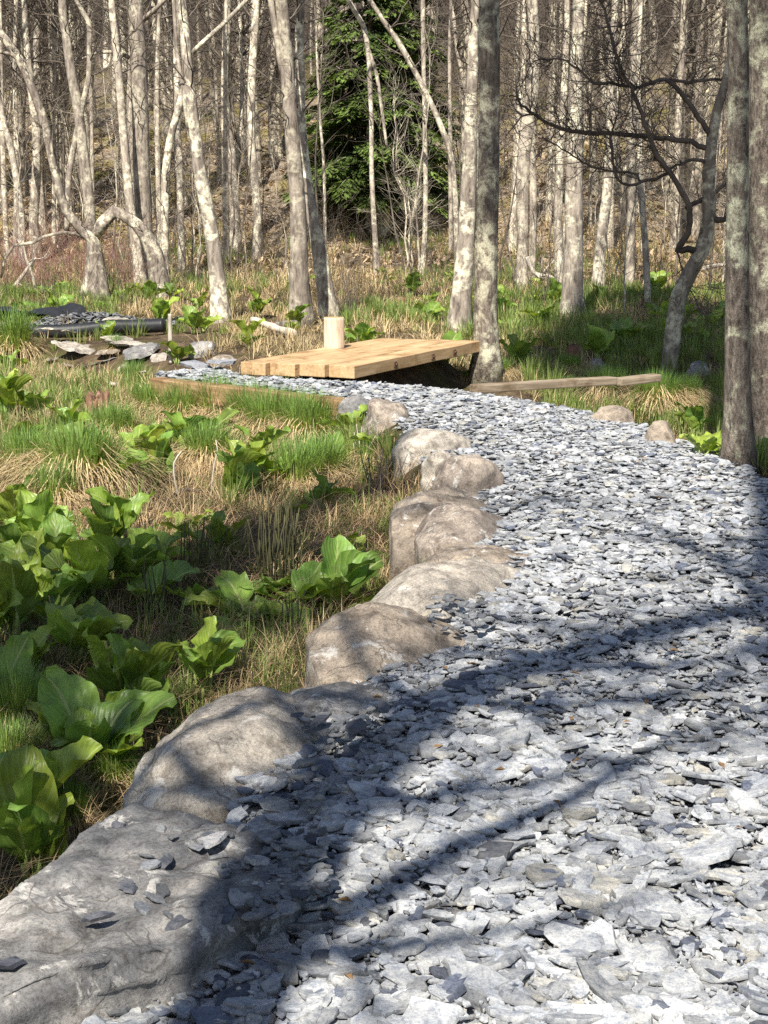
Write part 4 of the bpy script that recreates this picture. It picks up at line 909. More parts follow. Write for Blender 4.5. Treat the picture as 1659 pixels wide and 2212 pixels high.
# hemlocks
def hemlock(label, base, hgt, rad, z0, seed, nbough=170, leafs=130, lean=0.0, r0=.16):
    rg = np.random.RandomState(seed); root = empty('hemlock', base); tag(root, label, 'tree')
    tb = MB(); tube(tb, [(lean * max(z, 0) ** 2 / hgt ** 2, 0, z) for z in np.linspace(-.2, hgt, 14)], np.linspace(r0, .02, 14), 9, rg, .04)
    V_, C_ = [], []
    for b in range(nbough):
        u = (b + rg.uniform()) / nbough; z = z0 + (hgt - z0) * u ** 1.15; L = rad * (1 - .82 * (z - z0) / (hgt - z0)) * rg.uniform(.6, 1.15) * (.75 + .25 * min(1, (z - z0) / .8))
        a = rg.uniform(0, 6.28); s = np.linspace(.0, 1, 6)
        lx = lean * z * z / hgt ** 2; px = lx + np.cos(a) * L * s; py = np.sin(a) * L * s; pz = z + L * (.22 * s - .42 * s * s)
        tube(tb, np.stack([px, py, pz], -1), np.linspace(.02, .004, 6), 3, cap=False)
        n = int(leafs * (L / rad) + 14); t = rg.uniform(.12, 1.02, n); wv_ = (rg.uniform(-1, 1, n)) * L * .34 * (1.08 - t) ** .6 * (t ** .3)
        cx = lx + np.cos(a) * L * t - np.sin(a) * wv_; cy = np.sin(a) * L * t + np.cos(a) * wv_
        cz = z + L * (.22 * t - .42 * t * t) - np.abs(wv_) * .3 + rg.normal(0, .035, n)
        da = a + np.sign(wv_) * rg.uniform(.2, 1.1, n); l = rg.uniform(.1, .26, n); wd = l * rg.uniform(.14, .26, n); dr = rg.uniform(.1, .75, n)
        f = np.stack([np.cos(da), np.sin(da), -dr], -1); sd_ = np.stack([-np.sin(da), np.cos(da), rg.normal(0, .25, n)], -1); c = np.stack([cx, cy, cz], -1)
        q = np.stack([c, c + f * (l * .5)[:, None] + sd_ * (wd)[:, None], c + f * l[:, None], c + f * (l * .5)[:, None] - sd_ * wd[:, None]], 1)
        V_.append(q)
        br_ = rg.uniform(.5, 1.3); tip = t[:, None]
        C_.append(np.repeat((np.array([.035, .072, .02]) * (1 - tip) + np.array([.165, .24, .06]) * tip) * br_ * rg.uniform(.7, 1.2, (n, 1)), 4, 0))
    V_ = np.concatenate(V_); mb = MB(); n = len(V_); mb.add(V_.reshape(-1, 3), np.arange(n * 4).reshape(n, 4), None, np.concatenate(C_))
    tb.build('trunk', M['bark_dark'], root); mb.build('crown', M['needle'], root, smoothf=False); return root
hy = 44.5
hx = P(800, 400, hy).x
hemlock('dense dark green hemlock standing among the bare trunks', (hx, hy, h1(hx, hy)), 9.0, 2.75, .9, 801, 230, 330)
hx2 = P(880, 400, hy + 3).x
hemlock('second dark hemlock merging behind the dense one', (hx2, hy + 3, h1(hx2, hy + 3)), 8.0, 2.3, .8, 802, 150, 260)
hx3 = P(722, 400, hy + 2).x
hemlock('smaller hemlock at the left side of the dense one', (hx3, hy + 2, h1(hx3, hy + 2)), 6.2, 1.6, .6, 804, 90, 240)
shade_pine = hemlock('unseen tall evergreen added behind the viewpoint to shade the right ditch', (-.46, -3.5, h1(-.46, -3.5)), 38.5, 2.7, 25.6, 803, 420, 280, -3.2, .3)  # added out of view; height, lean and crown shaped to darken the ditch

# ------------------------------------------------------------------ grass, straw, brush, litter (uncountable)
def blades(mb, bx, by, bz, L, az, lean, wd, col0, col1, curve=.6):
    """each blade: 7 vertices bending over; col0 at the foot, col1 at the tip"""
    n = len(bx); d = np.stack([np.cos(az), np.sin(az)], -1); sd = np.stack([-np.sin(az), np.cos(az)], -1)
    rows = []; cols = []
    for t, wf in ((0, 1.), (.38, .85), (.74, .55), (1, 0)):
        th = lean * (t ** (1 + curve)) if np.ndim(curve) == 0 else lean * t
        ho = L * t * np.sin(lean * (.35 + .65 * t)); ve = L * t * np.cos(lean * (.35 + .65 * t))
        c = np.stack([bx + d[:, 0] * ho, by + d[:, 1] * ho, bz + ve], -1)
        cc = col0 * (1 - t) + col1 * t
        if wf > 0:
            o = np.stack([sd[:, 0] * wd * wf * .5, sd[:, 1] * wd * wf * .5, 0 * wd], -1)
            rows += [c - o, c + o]; cols += [cc, cc]
        else: rows.append(c); cols.append(cc)
    v = np.stack(rows, 1); cl = np.stack(cols, 1); o = (np.arange(n) * 7)[:, None]
    q = np.concatenate([o + np.array([[0, 1, 3, 2]]), o + np.array([[2, 3, 5, 4]])]); t_ = o + np.array([[4, 5, 6]])
    mb.add(v.reshape(-1, 3), q, t_, cl.reshape(-1, 3))
GREEN0, GREEN1 = np.array([.29, .32, .09]), np.array([.16, .27, .08])
def tuft_field(n_t, y0, y1, per, rng, Lr, wdk, kind, xr=None, power=1.0, avoid=.12, thr=-.5):
    mb = MB()
    y = y0 + (y1 - y0) * rng.uniform(0, 1, n_t) ** power; hw = .275 * y + 1.0
    x = rng.uniform(-1, 1, n_t) * hw
    if xr: k = (x > xr[0]) & (x < xr[1]); x, y = x[k], y[k]
    s = poly_sd(x, y, POLY); k = s > avoid; x, y = x[k], y[k]
    dens = nz(x * .8 + 3, y * .8) * (1 if kind == 'green' else -.6); k = dens > rng.normal(thr, .28, len(x)); x, y = x[k], y[k]
    k = ~((x > 1.2) & (x < 4.2) & (y > 10) & (y < 14.0) & (rng.uniform(0, 1, len(x)) < .93)) & ~((x > -.9) & (x < 1.5) & (y > 12.4) & (y < 16.2)) & ~((x > -6.2) & (x < -2.3) & (y > 17) & (y < 23.6) & (rng.uniform(0, 1, len(x)) < .9)); x, y = x[k], y[k]
    n = len(x); per_n = rng.randint(int(per * .5), int(per * 1.5), n)
    R = rng.uniform(.03, .14, n); Lt = rng.uniform(*Lr, n); tone = rng.uniform(.65, 1.25, n)
    i = np.repeat(np.arange(n), per_n); m_ = len(i)
    a = rng.uniform(0, 6.28, m_); r = R[i] * np.sqrt(rng.uniform(0, 1, m_))
    bx = x[i] + np.cos(a) * r; by = y[i] + np.sin(a) * r; bz = H(x, y)[i] - .02
    L = Lt[i] * rng.uniform(.5, 1.1, m_)
    if kind == 'green':
        lean = np.abs(rng.normal(.35, .3, m_)); c0 = GREEN0 * tone[i][:, None] * rng.uniform(.75, 1.2, (m_, 1)); c1_ = GREEN1 * tone[i][:, None] * rng.uniform(.75, 1.25, (m_, 1)) * (1 + np.array([.35, .1, 0]) * rng.uniform(0, 1, (m_, 1)) * .6)
    else:
        lean = np.abs(rng.normal(.95, .5, m_)); b = np.array([.58, .45, .27]) * tone[i][:, None] * rng.uniform(.55, 1.25, (m_, 1)); c0 = b * .8; c1_ = b
    az = a + rng.normal(0, .5, m_)
    blades(mb, bx, by, bz, L, az, lean, wdk * (1 + by * .09) * rng.uniform(.7, 1.3, m_), c0, c1_)
    return mb
rng = np.random.RandomState(31)
def merge(*mbs):
    o = MB()
    for b in mbs:
        for q in b.q: o.q.append(q + o.n)
        for t in b.t: o.t.append(t + o.n)
        o.v += b.v; o.c += b.c; o.uv += b.uv; o.n += b.n
    return o
gr = merge(tuft_field(800, 4.5, 10.5, 30, rng, (.05, .14), .0032, 'green', (-2.6, .5), thr=-3.), tuft_field(1300, 3.4, 9.5, 36, rng, (.06, .2), .0032, 'green', (-9, .6), thr=-.6), tuft_field(1900, 8.5, 16, 46, rng, (.12, .3), .0038, 'green'), tuft_field(2900, 15, 30, 34, rng, (.15, .4), .004, 'green', thr=.12), tuft_field(2600, 28, 44, 22, rng, (.2, .45), .0036, 'green', thr=.18))
tag(gr.build('grass', M['grass']), 'fresh green sedge and grass growing over the marsh', 'grass', kind='stuff')
st = merge(tuft_field(650, 3.6, 9, 26, rng, (.1, .26), .0026, 'dry', (-9, .6), thr=-.1), tuft_field(1500, 8.5, 17, 40, rng, (.12, .3), .003, 'dry'), tuft_field(1900, 15, 32, 26, rng, (.15, .4), .0034, 'dry'), tuft_field(1500, 30, 46, 20, rng, (.25, .6), .0036, 'dry'))
tag(st.build('dry_grass', M['straw']), 'dry straw coloured dead grass lying through the marsh', 'grass', kind='stuff')
# brown leaf litter
mb = MB(); n1, n2 = 9000, 26000
x = np.r_[rng.uniform(-4, .6, n1), rng.uniform(-1, 1, n2)]; y = np.r_[rng.uniform(3, 14, n1), 36 + 34 * rng.uniform(0, 1, n2) ** 1.2]
x[n1:] *= .28 * y[n1:] + 1
k = poly_sd(x, y, POLY) > .08; x, y = x[k], y[k]; n = len(x); L = np.where(y < 20, rng.uniform(.01, .026, n), rng.uniform(.06, .15, n)); a = rng.uniform(0, 6.28, n); tl = rng.normal(0, .5, (n, 2))
z = H(x, y) + L * rng.uniform(.1, .6, n)
ca, sa = np.cos(a) * L, np.sin(a) * L
v = np.stack([np.stack([x - ca, y - sa, z - tl[:, 0] * L], -1), np.stack([x + sa * .5, y - ca * .5, z - tl[:, 1] * L * .5], -1), np.stack([x + ca, y + sa, z + tl[:, 0] * L], -1), np.stack([x - sa * .5, y + ca * .5, z + tl[:, 1] * L * .5], -1)], 1)
cl = np.where((y > 20)[:, None], np.array([[.22, .165, .115]]), np.array([[.24, .15, .09]])) * rng.uniform(.4, 1.6, (n, 1)) * np.where((y > 20)[:, None], 1.9, 1)
mb.add(v.reshape(-1, 3), np.arange(n * 4).reshape(n, 4), None, np.repeat(cl, 4, 0)); tag(mb.build('leaf_litter', M['straw'], smoothf=False), 'brown fallen leaves strewn over the marsh floor and hillside', 'leaf litter', kind='stuff')
n = 170; x = rng.uniform(-.6, 2.2, n); y = rng.uniform(2.2, 12, n); k = poly_sd(x, y, POLY) < -.05; x, y = x[k], y[k]; n = len(x); L = rng.uniform(.008, .026, n); a = rng.uniform(0, 6.28, n); z = H(x, y) + .045
ca, sa = np.cos(a) * L, np.sin(a) * L; v = np.stack([np.stack([x - ca, y - sa, z - .004], -1), np.stack([x + sa * .4, y - ca * .4, z + .004], -1), np.stack([x + ca, y + sa, z], -1), np.stack([x - sa * .4, y + ca * .4, z + .006], -1)], 1)
mb = MB(); mb.add(v.reshape(-1, 3), np.arange(n * 4).reshape(n, 4), None, np.repeat(np.array([.2, .12, .06]) * rng.uniform(.5, 1.5, (n, 1)), 4, 0)); tag(mb.build('path_litter', M['straw'], smoothf=False), 'scraps of brown leaf and bark fallen on the slate path', 'leaf litter', kind='stuff')
# fallen straw stems lying flat near the plants
n = 15000; x = rng.uniform(-2.6, .55, n); y = rng.uniform(3.4, 11, n); k = (poly_sd(x, y, POLY) > .1) & (np.abs(x) < .28 * y + .3); x, y = x[k], y[k]; n = len(x)
mb = MB(); b = np.array([.3, .205, .125]) * rng.uniform(.25, 1.6, (n, 1)) * np.where(y < 7, .85, 1.3)[:, None]; blades(mb, x, y, H(x, y) + rng.uniform(.0, .05, n), rng.uniform(.08, .35, n), rng.normal(.4, 1.2, n), rng.uniform(1.2, 1.62, n), rng.uniform(.0015, .0042, n), b, b)
tag(mb.build('straw_litter', M['straw']), 'fallen brown stems matted between the near plants', 'straw litter', kind='stuff')
# brush: fine upright stems in front of the hillside
mb = MB(); rg = np.random.RandomState(71); n = 1300
yb = 24 + 28 * rg.uniform(0, 1, n) ** .8; xb = rg.uniform(-1, 1, n) * (.275 * yb + 1)
k = poly_sd(xb, yb, POLY) > 1; red = (xb < -3.5)
for i in range(n):
    if yb[i] < 27 and -2.5 < xb[i] < 2: continue
    grow(mb, (xb[i], yb[i], h1(xb[i], yb[i]) - .05), (rg.normal(0, .22), rg.normal(0, .22), 1), rg.uniform(.6, 1.9), .006, 1 if i % 3 else 2, rg, .02, .1, (2, 3), 3, 4)
tag(mb.build('brush', M['twig']), 'thin brown brush stems in front of the hillside', 'brush', kind='stuff')
m, t, n_, l = mat('red_twig'); M['red'] = finish(m, t, ramp(t, noise(t, objco(t), 2), [(.35, (.2, .08, .07)), (.65, (.42, .25, .2))]), .85)
mb = MB()
for i in range(300):
    y = rg.uniform(29, 39); x = P(rg.uniform(-30, 300), 500, y).x
    grow(mb, (x, y, h1(x, y) - .05), (rg.normal(0, .2), rg.normal(0, .2), 1), rg.uniform(.6, 1.5), .006, 1, rg, .05, .1, (2, 4), 3, 4)
tag(mb.build('red_brush', M['red']), 'reddish blueberry brush thicket behind the arched tree', 'brush', kind='stuff')

# ------------------------------------------------------------------ sedge tussocks (things), dead stalks, sticks
def tussock_proto(seed, R, Lg, ng, ns, green=1.0):
    rg = np.random.RandomState(seed); g, s = MB(), MB()
    a = rg.uniform(0, 6.28, ns); r = R * np.sqrt(rg.uniform(0, 1, ns)); hz = R * .9 * (1 - (r / R) ** 2 * .6)
    b = np.array([.58, .45, .27]) * rg.uniform(.5, 1.3, (ns, 1)); blades(s, np.cos(a) * r, np.sin(a) * r, hz * rg.uniform(.3, 1, ns), rg.uniform(.7, 1.2, ns) * R * 1.5, a + rg.normal(0, .35, ns), rg.uniform(1.5, 2.75, ns), rg.uniform(.003, .007, ns), b, b * .85)
    a = rg.uniform(0, 6.28, ng); r = R * .75 * np.sqrt(rg.uniform(0, 1, ng))
    c = rg.uniform(.65, 1.25, (ng, 1)) * green
    blades(g, np.cos(a) * r, np.sin(a) * r, R * .8 * (1 - (r / R) ** 2 * .6) - .03, Lg * rg.uniform(.55, 1.1, ng), a + rg.normal(0, .6, ng), np.abs(rg.normal(.38, .28, ng)), rg.uniform(.003, .006, ng), np.array([.34, .4, .09]) * c, np.array([.16, .31, .085]) * c)
    mb = MB(); v, f = ICO[4]; k = v[:, 2] > -.4; mb.add(v * np.array([R * .85, R * .85, R * .8]), None, f, np.array([.1, .07, .04]))
    return g.mesh('green_blades', M['grass']), s.mesh('straw_skirt', M['straw']), mb.mesh('root_mound', M['straw'])
TP = [tussock_proto(900 + k, R, L, ng, ns) for k, (R, L, ng, ns) in enumerate([(.2, .26, 900, 700), (.16, .2, 650, 600), (.22, .22, 800, 900), (.14, .3, 600, 350)])]
TUS = [(1470, 880, 2, 1.1, 'shaded straw tussock right of the two beside the leaning tree'), (450, 1010, 1, 1.3, 'straw tussock between the left cabbages and the bend tussocks'), (120, 1100, 1, 1.1, 'straw tussock just above the left cabbage clump'), (250, 960, 1, 1.3, 'green tuft above the mid-left cabbage'), (800, 1010, 1, .8, 'olive tuft beside the cream stone of the path edge'), (395, 918, 0, 1.1, 'green sedge tussock below the left end of the edging timber'), (330, 900, 1, 1.2, 'low sedge tuft left of the tussock below the timber'), (540, 930, 0, 1.15, 'big green tussock below the middle of the edging timber'), (665, 960, 0, 1.25, 'big green tussock close to the path bend boulders'), (585, 950, 0, 1.25, 'tussock behind the two biggest green ones'),
 (180, 1060, 2, 1.4, 'straw skirted tussock in the mid-left with drooping dead grass'), (60, 1040, 2, 1.1, 'pale straw tussock at the left edge behind leaves'), (30, 770, 3, 2.0, 'tall bright grass tuft below the white boulder at left'), (690, 1045, 3, 1.1, 'floppy grass tuft beside the path boulders'), (640, 1065, 3, 1.1, 'second floppy grass tuft left of the first by the boulders'),
 (1310, 872, 2, 1.25, 'straw tussock under the beam right of the path'), (1415, 890, 2, 1.35, 'straw tussock at the foot of the leaning tree'), (1235, 862, 1, .9, 'small green tuft at the ditch edge beside the slate'), (30, 1590, 0, .75, 'dark green rush tuft in the shaded left edge'), (60, 1570, 3, .6, 'rush tuft behind the shaded dark one'), (20, 1680, 2, .6, 'straw tussock below the dark rush tuft at left'),
 (300, 1480, 3, .5, 'wispy grass tuft behind the v-shaped pale leaves'), (465, 905, 3, 1.15, 'bright grass tuft leaning on the edging timber'), (250, 760, 3, .7, 'grass tuft growing in the dry stone wall'), (290, 840, 3, .9, 'grass tuft at the left end of the slate strip'), (400, 870, 1, .8, 'dry tuft against the edging timber end'), (1230, 812, 2, .8, 'straw tussock behind the beam'), (1012, 826, 1, .5, 'mossy grass tuft at the mottled trunk foot'), (1080, 815, 1, .8, 'green tuft just right of the mottled trunk'), (240, 1700, 3, .5, 'grass tuft left of the large tan boulder'), (330, 1735, 3, .45, 'sunlit grass between the slab and the tan boulder'), (150, 1790, 3, .45, 'grass tuft at the back edge of the near slab'), (1400, 900, 1, .45, 'small yellowish tuft between the two right stones')]
for k, (dx, dy, pk, s, lb) in enumerate(TUS):
    g = G(dx, dy); root = empty('sedge_tussock', g, k * 1.7); root.scale = (s, s, s); tag(root, lb, 'sedge')
    for nm, me in zip(('green_blades', 'straw_skirt', 'root_mound'), TP[pk]):
        if pk == 3 and nm == 'root_mound': continue
        o = bpy.data.objects.new(nm, me); C.objects.link(o); o.parent = root
def stalks(label, dx, dy, n, hgt, seed, spread, mt='twig_dark', lean=.1, name='dead_stalks'):
    g = G(dx, dy); rg = np.random.RandomState(seed); mb = MB()
    for _ in range(n):
        L = hgt * rg.uniform(.5, 1.1); p = np.array([rg.normal(0, spread), rg.normal(0, spread), -.02]); d = np.array([rg.normal(0, lean), rg.normal(0, lean), 1])
        pts = [p]; 
        for _k in range(4): d = d + rg.normal(0, .05, 3); pts.append(pts[-1] + d / np.linalg.norm(d) * L / 4)
        tube(mb, pts, np.linspace(.004, .0025, 5), 4, col=(.2, .15, .08))
    o = mb.build(name, M[mt]); o.location = g; tag(o, label, 'plant'); return o
m, t, n_, l = mat('olive_stalk'); M['olive'] = finish(m, t, ramp(t, noise(t, objco(t), 6), [(.3, (.035, .035, .016)), (.7, (.12, .115, .05))]), .8)
stalks('tall clump of dark dead stalks above the big cabbage leaf', 595, 1270, 34, .5, 1, .07, 'olive', .06)
stalks('dead stalks left of the tallest stalk clump', 440, 1260, 26, .34, 2, .07, 'olive', .08)
stalks('thin dead stalks rising before the path boulders', 830, 1090, 26, .36, 3, .08, 'twig_dark', .35)
stalks('short dead stalks left of the rounded brown boulder', 630, 1380, 12, .22, 4, .04, 'olive', .12)
stalks('pale dead stems beside the hollow boulder', 790, 1010, 14, .32, 5, .06, 'bleached', .22)
stalks('dark upright bush stems behind the log post', 748, 690, 40, .95, 6, .12, 'twig_dark', .16)
stalks('dead stalks among the left cabbage leaves', 360, 1330, 14, .3, 7, .07, 'olive', .1)
def stick(label, pts, rad, mt, seed, name='fallen_branch', cat='branch', tw=0):
    rg = np.random.RandomState(seed); mb = MB(); b = np.array(pts[0]); pp, rr = catmull(pts, rad, .04); tube(mb, pp - b, rr, 7, rg, .06)
    for _ in range(tw):
        i = rg.randint(len(pp) // 3, len(pp)); grow(mb, pp[i] - b, rg.normal(0, 1, 3) + np.array([0, 0, .4]), rg.uniform(.2, .6), rr[i] * .6, 1, rg)
    o = mb.build(name, M[mt]); o.location = b; return tag(o, label, cat)
def gp(dx, dy, z): 
    g = G(dx, dy); return np.array([g.x, g.y, g.z + z])
def pl_(lst, Y): return [np.array(P(x, y, Y)[:]) for x, y in lst]
gy = G(385, 1090).y
stick('grey curved dead stick rising among the mid-left cabbages', pl_([(360, 1100), (385, 1078), (378, 1040), (376, 1000), (392, 975)], gy), [.009, .008, .007, .006, .004], 'bleached', 1)
stick('grey stick standing right of the curved dead stick', pl_([(456, 1065), (462, 1010), (470, 970), (466, 950)], G(456, 1065).y), [.007, .006, .005, .003], 'bleached', 2)
stick('pale lichened stake standing in the grass behind the slate strip', pl_([(369, 785), (368, 735), (367, 678)], G(369, 785).y), [.028, .03, .026], 'bleached', 3, 'stake', 'stake')
yb = G(60, 640).y
stick('broken pale limb propped up at the left edge', pl_([(0, 650), (30, 620), (60, 580), (75, 558)], yb), [.035, .04, .035, .03], 'bleached', 4, tw=3)
stick('forked pale limb standing left of the arched tree', pl_([(78, 660), (72, 600), (56, 555), (50, 520)], yb), [.03, .03, .025, .018], 'bleached', 5, tw=3)
stick('pale limb lying in the grass at the far left', [gp(-15, 833, .05), gp(20, 835, .08), gp(45, 838, .05)], [.035, .03, .025], 'bleached', 6)
stick('pale stick lying in grass behind the left tussocks', [gp(232, 835, .06), gp(250, 848, .08), gp(262, 835, .1)], [.02, .022, .015], 'bleached', 7)
stick('thin grey stick lying across the tussock', [gp(250, 838, .1), gp(285, 832, .13), gp(315, 830, .12)], [.01, .012, .008], 'bleached', 8)
stick('white fallen branch with twigs beyond the ditch', pl_([(1138, 555), (1155, 590), (1190, 598), (1205, 612)], 31), [.05, .045, .035, .02], 'bleached', 9, tw=5)
stick('pale log lying in far grass beside the big right trunks', [gp(1520, 598, .2), gp(1545, 596, .25), gp(1575, 592, .2)], [.06, .06, .05], 'bleached', 10)
stick('dark root curving over the soil above the left cabbages', [gp(345, 1108, .02), gp(370, 1092, .05), gp(400, 1080, .06), gp(440, 1075, .03)], [.012, .016, .014, .008], 'twig_dark', 11)
def stump(label, x0, x1, y0, y1, seed, mt='rotten', ragged=.25):
    g = G((x0 + x1) / 2, y1); s = scale_at(y1, g.y); R = (x1 - x0) / 2 * s; hh = (y1 - y0) * s; rg = np.random.RandomState(seed); ns = 22
    a = np.arange(ns) / ns * 6.2832; top = hh * (1 - ragged * rg.uniform(0, 1, ns)); rr = R * (1 + .15 * np.sin(3 * a + seed) + rg.normal(0, .05, ns)); rows = []
    for f, k in ((-.1, 1.3), (.1, 1.12), (.3, 1), (.6, .93), (.85, .9), (1, .85)): rows.append(np.stack([rr * k * np.cos(a), rr * k * np.sin(a), top * f], -1))
    for f, k in ((.93, .55), (.8, .2)): rows.append(np.stack([rr * k * np.cos(a), rr * k * np.sin(a), top * .5 + hh * .4 * f * .9], -1))
    v = np.array(rows); idx = np.arange(v.shape[0] * ns).reshape(-1, ns)
    mb = MB(); mb.add(v.reshape(-1, 3), np.stack([idx[:-1], np.roll(idx, -1, 1)[:-1], np.roll(idx, -1, 1)[1:], idx[1:]], -1).reshape(-1, 4))
    o = mb.build('tree_stump', M[mt]); o.location = g; return tag(o, label, 'stump')
stump('reddish rotten stump behind the beam right of the bridge', 1220, 1252, 742, 805, 1)
stump('low rotting mossy stump below the slate strip at left', 185, 240, 838, 905, 2, 'rotten', .5)
stump('rotting brown stump chunk at the left edge by the slab', 18, 92, 1610, 1690, 3, 'rotten', .5)
stump('small dark stump in the grass behind the bridge', 855, 880, 640, 668, 4)

# ------------------------------------------------------------------ skunk cabbages
def leaf_geo(rg, L, W, az, el, arch, cup, col, base, lv, sv, stalk=.12):
    """one broad veined leaf on a thick stalk"""
    nu, nv_ = 11, 17
    u = np.linspace(-1, 1, nu); t = np.linspace(0, 1, nv_)
    U, T = np.meshgrid(u, t)
    prof = np.sin(np.pi * np.clip(T, 0, 1) ** .72) ** .62 * (1 - .18 * T); prof[0] = .12; prof[-1] = .02
    ph = rg.uniform(0, 6.28, 3)
    X = U * prof * W * .5
    edge = np.abs(U) ** 2
    wav = edge * (.05 * np.sin(T * 15 + ph[0] + U * 1.5) + .03 * np.sin(T * 27 + ph[1])) * L
    Zc = cup * (np.abs(U) ** 1.5) * prof * W * .5 + wav + .006 * L * np.sin(T * 44 - np.abs(U) * 24) * (np.abs(U) > .05) + .03 * L * np.sin(T * 6 + ph[2] + U * 2)
    # spine: starts at elevation el, bends over by arch
    an = el - arch * t; ds = L / (nv_ - 1)
    sy = np.r_[0, np.cumsum(np.cos(an[:-1]) * ds)]; sz = np.r_[0, np.cumsum(np.sin(an[:-1]) * ds)]
    ny, nzv = -np.sin(an), np.cos(an)
    tw = rg.normal(0, .25)
    X2 = X * math.cos(tw) - Zc * math.sin(tw); Z2 = X * math.sin(tw) + Zc * math.cos(tw)
    lx = X2; ly = sy[:, None] + ny[:, None] * Z2; lz = sz[:, None] + nzv[:, None] * Z2
    st = np.array([math.cos(el + .25) * stalk, math.sin(el + .25) * stalk])
    ly = ly + st[0]; lz = lz + st[1]
    ca, sa = math.cos(az), math.sin(az)
    wx = base[0] + ly * ca - lx * sa; wy = base[1] + ly * sa + lx * ca; wz = base[2] + lz
    idx = np.arange(nu * nv_).reshape(nv_, nu); q = np.stack([idx[:-1, :-1], idx[:-1, 1:], idx[1:, 1:], idx[1:, :-1]], -1).reshape(-1, 4)
    lv.add(np.stack([wx, wy, wz], -1), q, None, np.broadcast_to(col, (nu * nv_, 3)), np.stack([U, T], -1).reshape(-1, 2))
    k = 4
    pts = [(base[0], base[1], base[2] - .02), (base[0] + st[0] * .4 * ca, base[1] + st[0] * .4 * sa, base[2] + st[1] * .5), (wx[0, nu // 2], wy[0, nu // 2], wz[0, nu // 2]), (wx[2, nu // 2], wy[2, nu // 2], wz[2, nu // 2] - .002)]
    tube(sv, pts, [L * .04, L * .038, L * .03, L * .012], 6, col=(.32, .4, .13))
def cabbage(dx, dy, n, L, seed, label, el=1.0, group=None, azc=None, spread=6.28, dark=1.0, stalk=.35, parts=True):
    rg = np.random.RandomState(seed); g = G(dx, dy); root = empty('skunk_cabbage', g); tag(root, label, 'plant', group)
    lv, sv = MB(), MB()
    for i in range(n):
        az = (i * 2.4 + rg.uniform(-.3, .3)) if azc is None else azc + spread * ((i + .5) / n - .5) + rg.uniform(-.2, .2)
        l = L * rg.uniform(.5, 1.15); e = min(1.5, max(.12, el + rg.normal(0, .22)))
        tone = rg.uniform(.62, 1.3) * dark; col = (np.array([.155, .285, .06]) + np.array([.16, .12, .0]) * rg.uniform(0, 1)) * tone
        leaf_geo(rg, l, l * rg.uniform(.6, .88), az, e, rg.uniform(.35, 1.2), rg.uniform(.1, .7), col, (rg.normal(0, .02) , rg.normal(0, .02), 0), lv, sv, l * stalk)
    lv.build('leaves', M['leaf'], root); sv.build('stalks', M['stalk'], root); return root
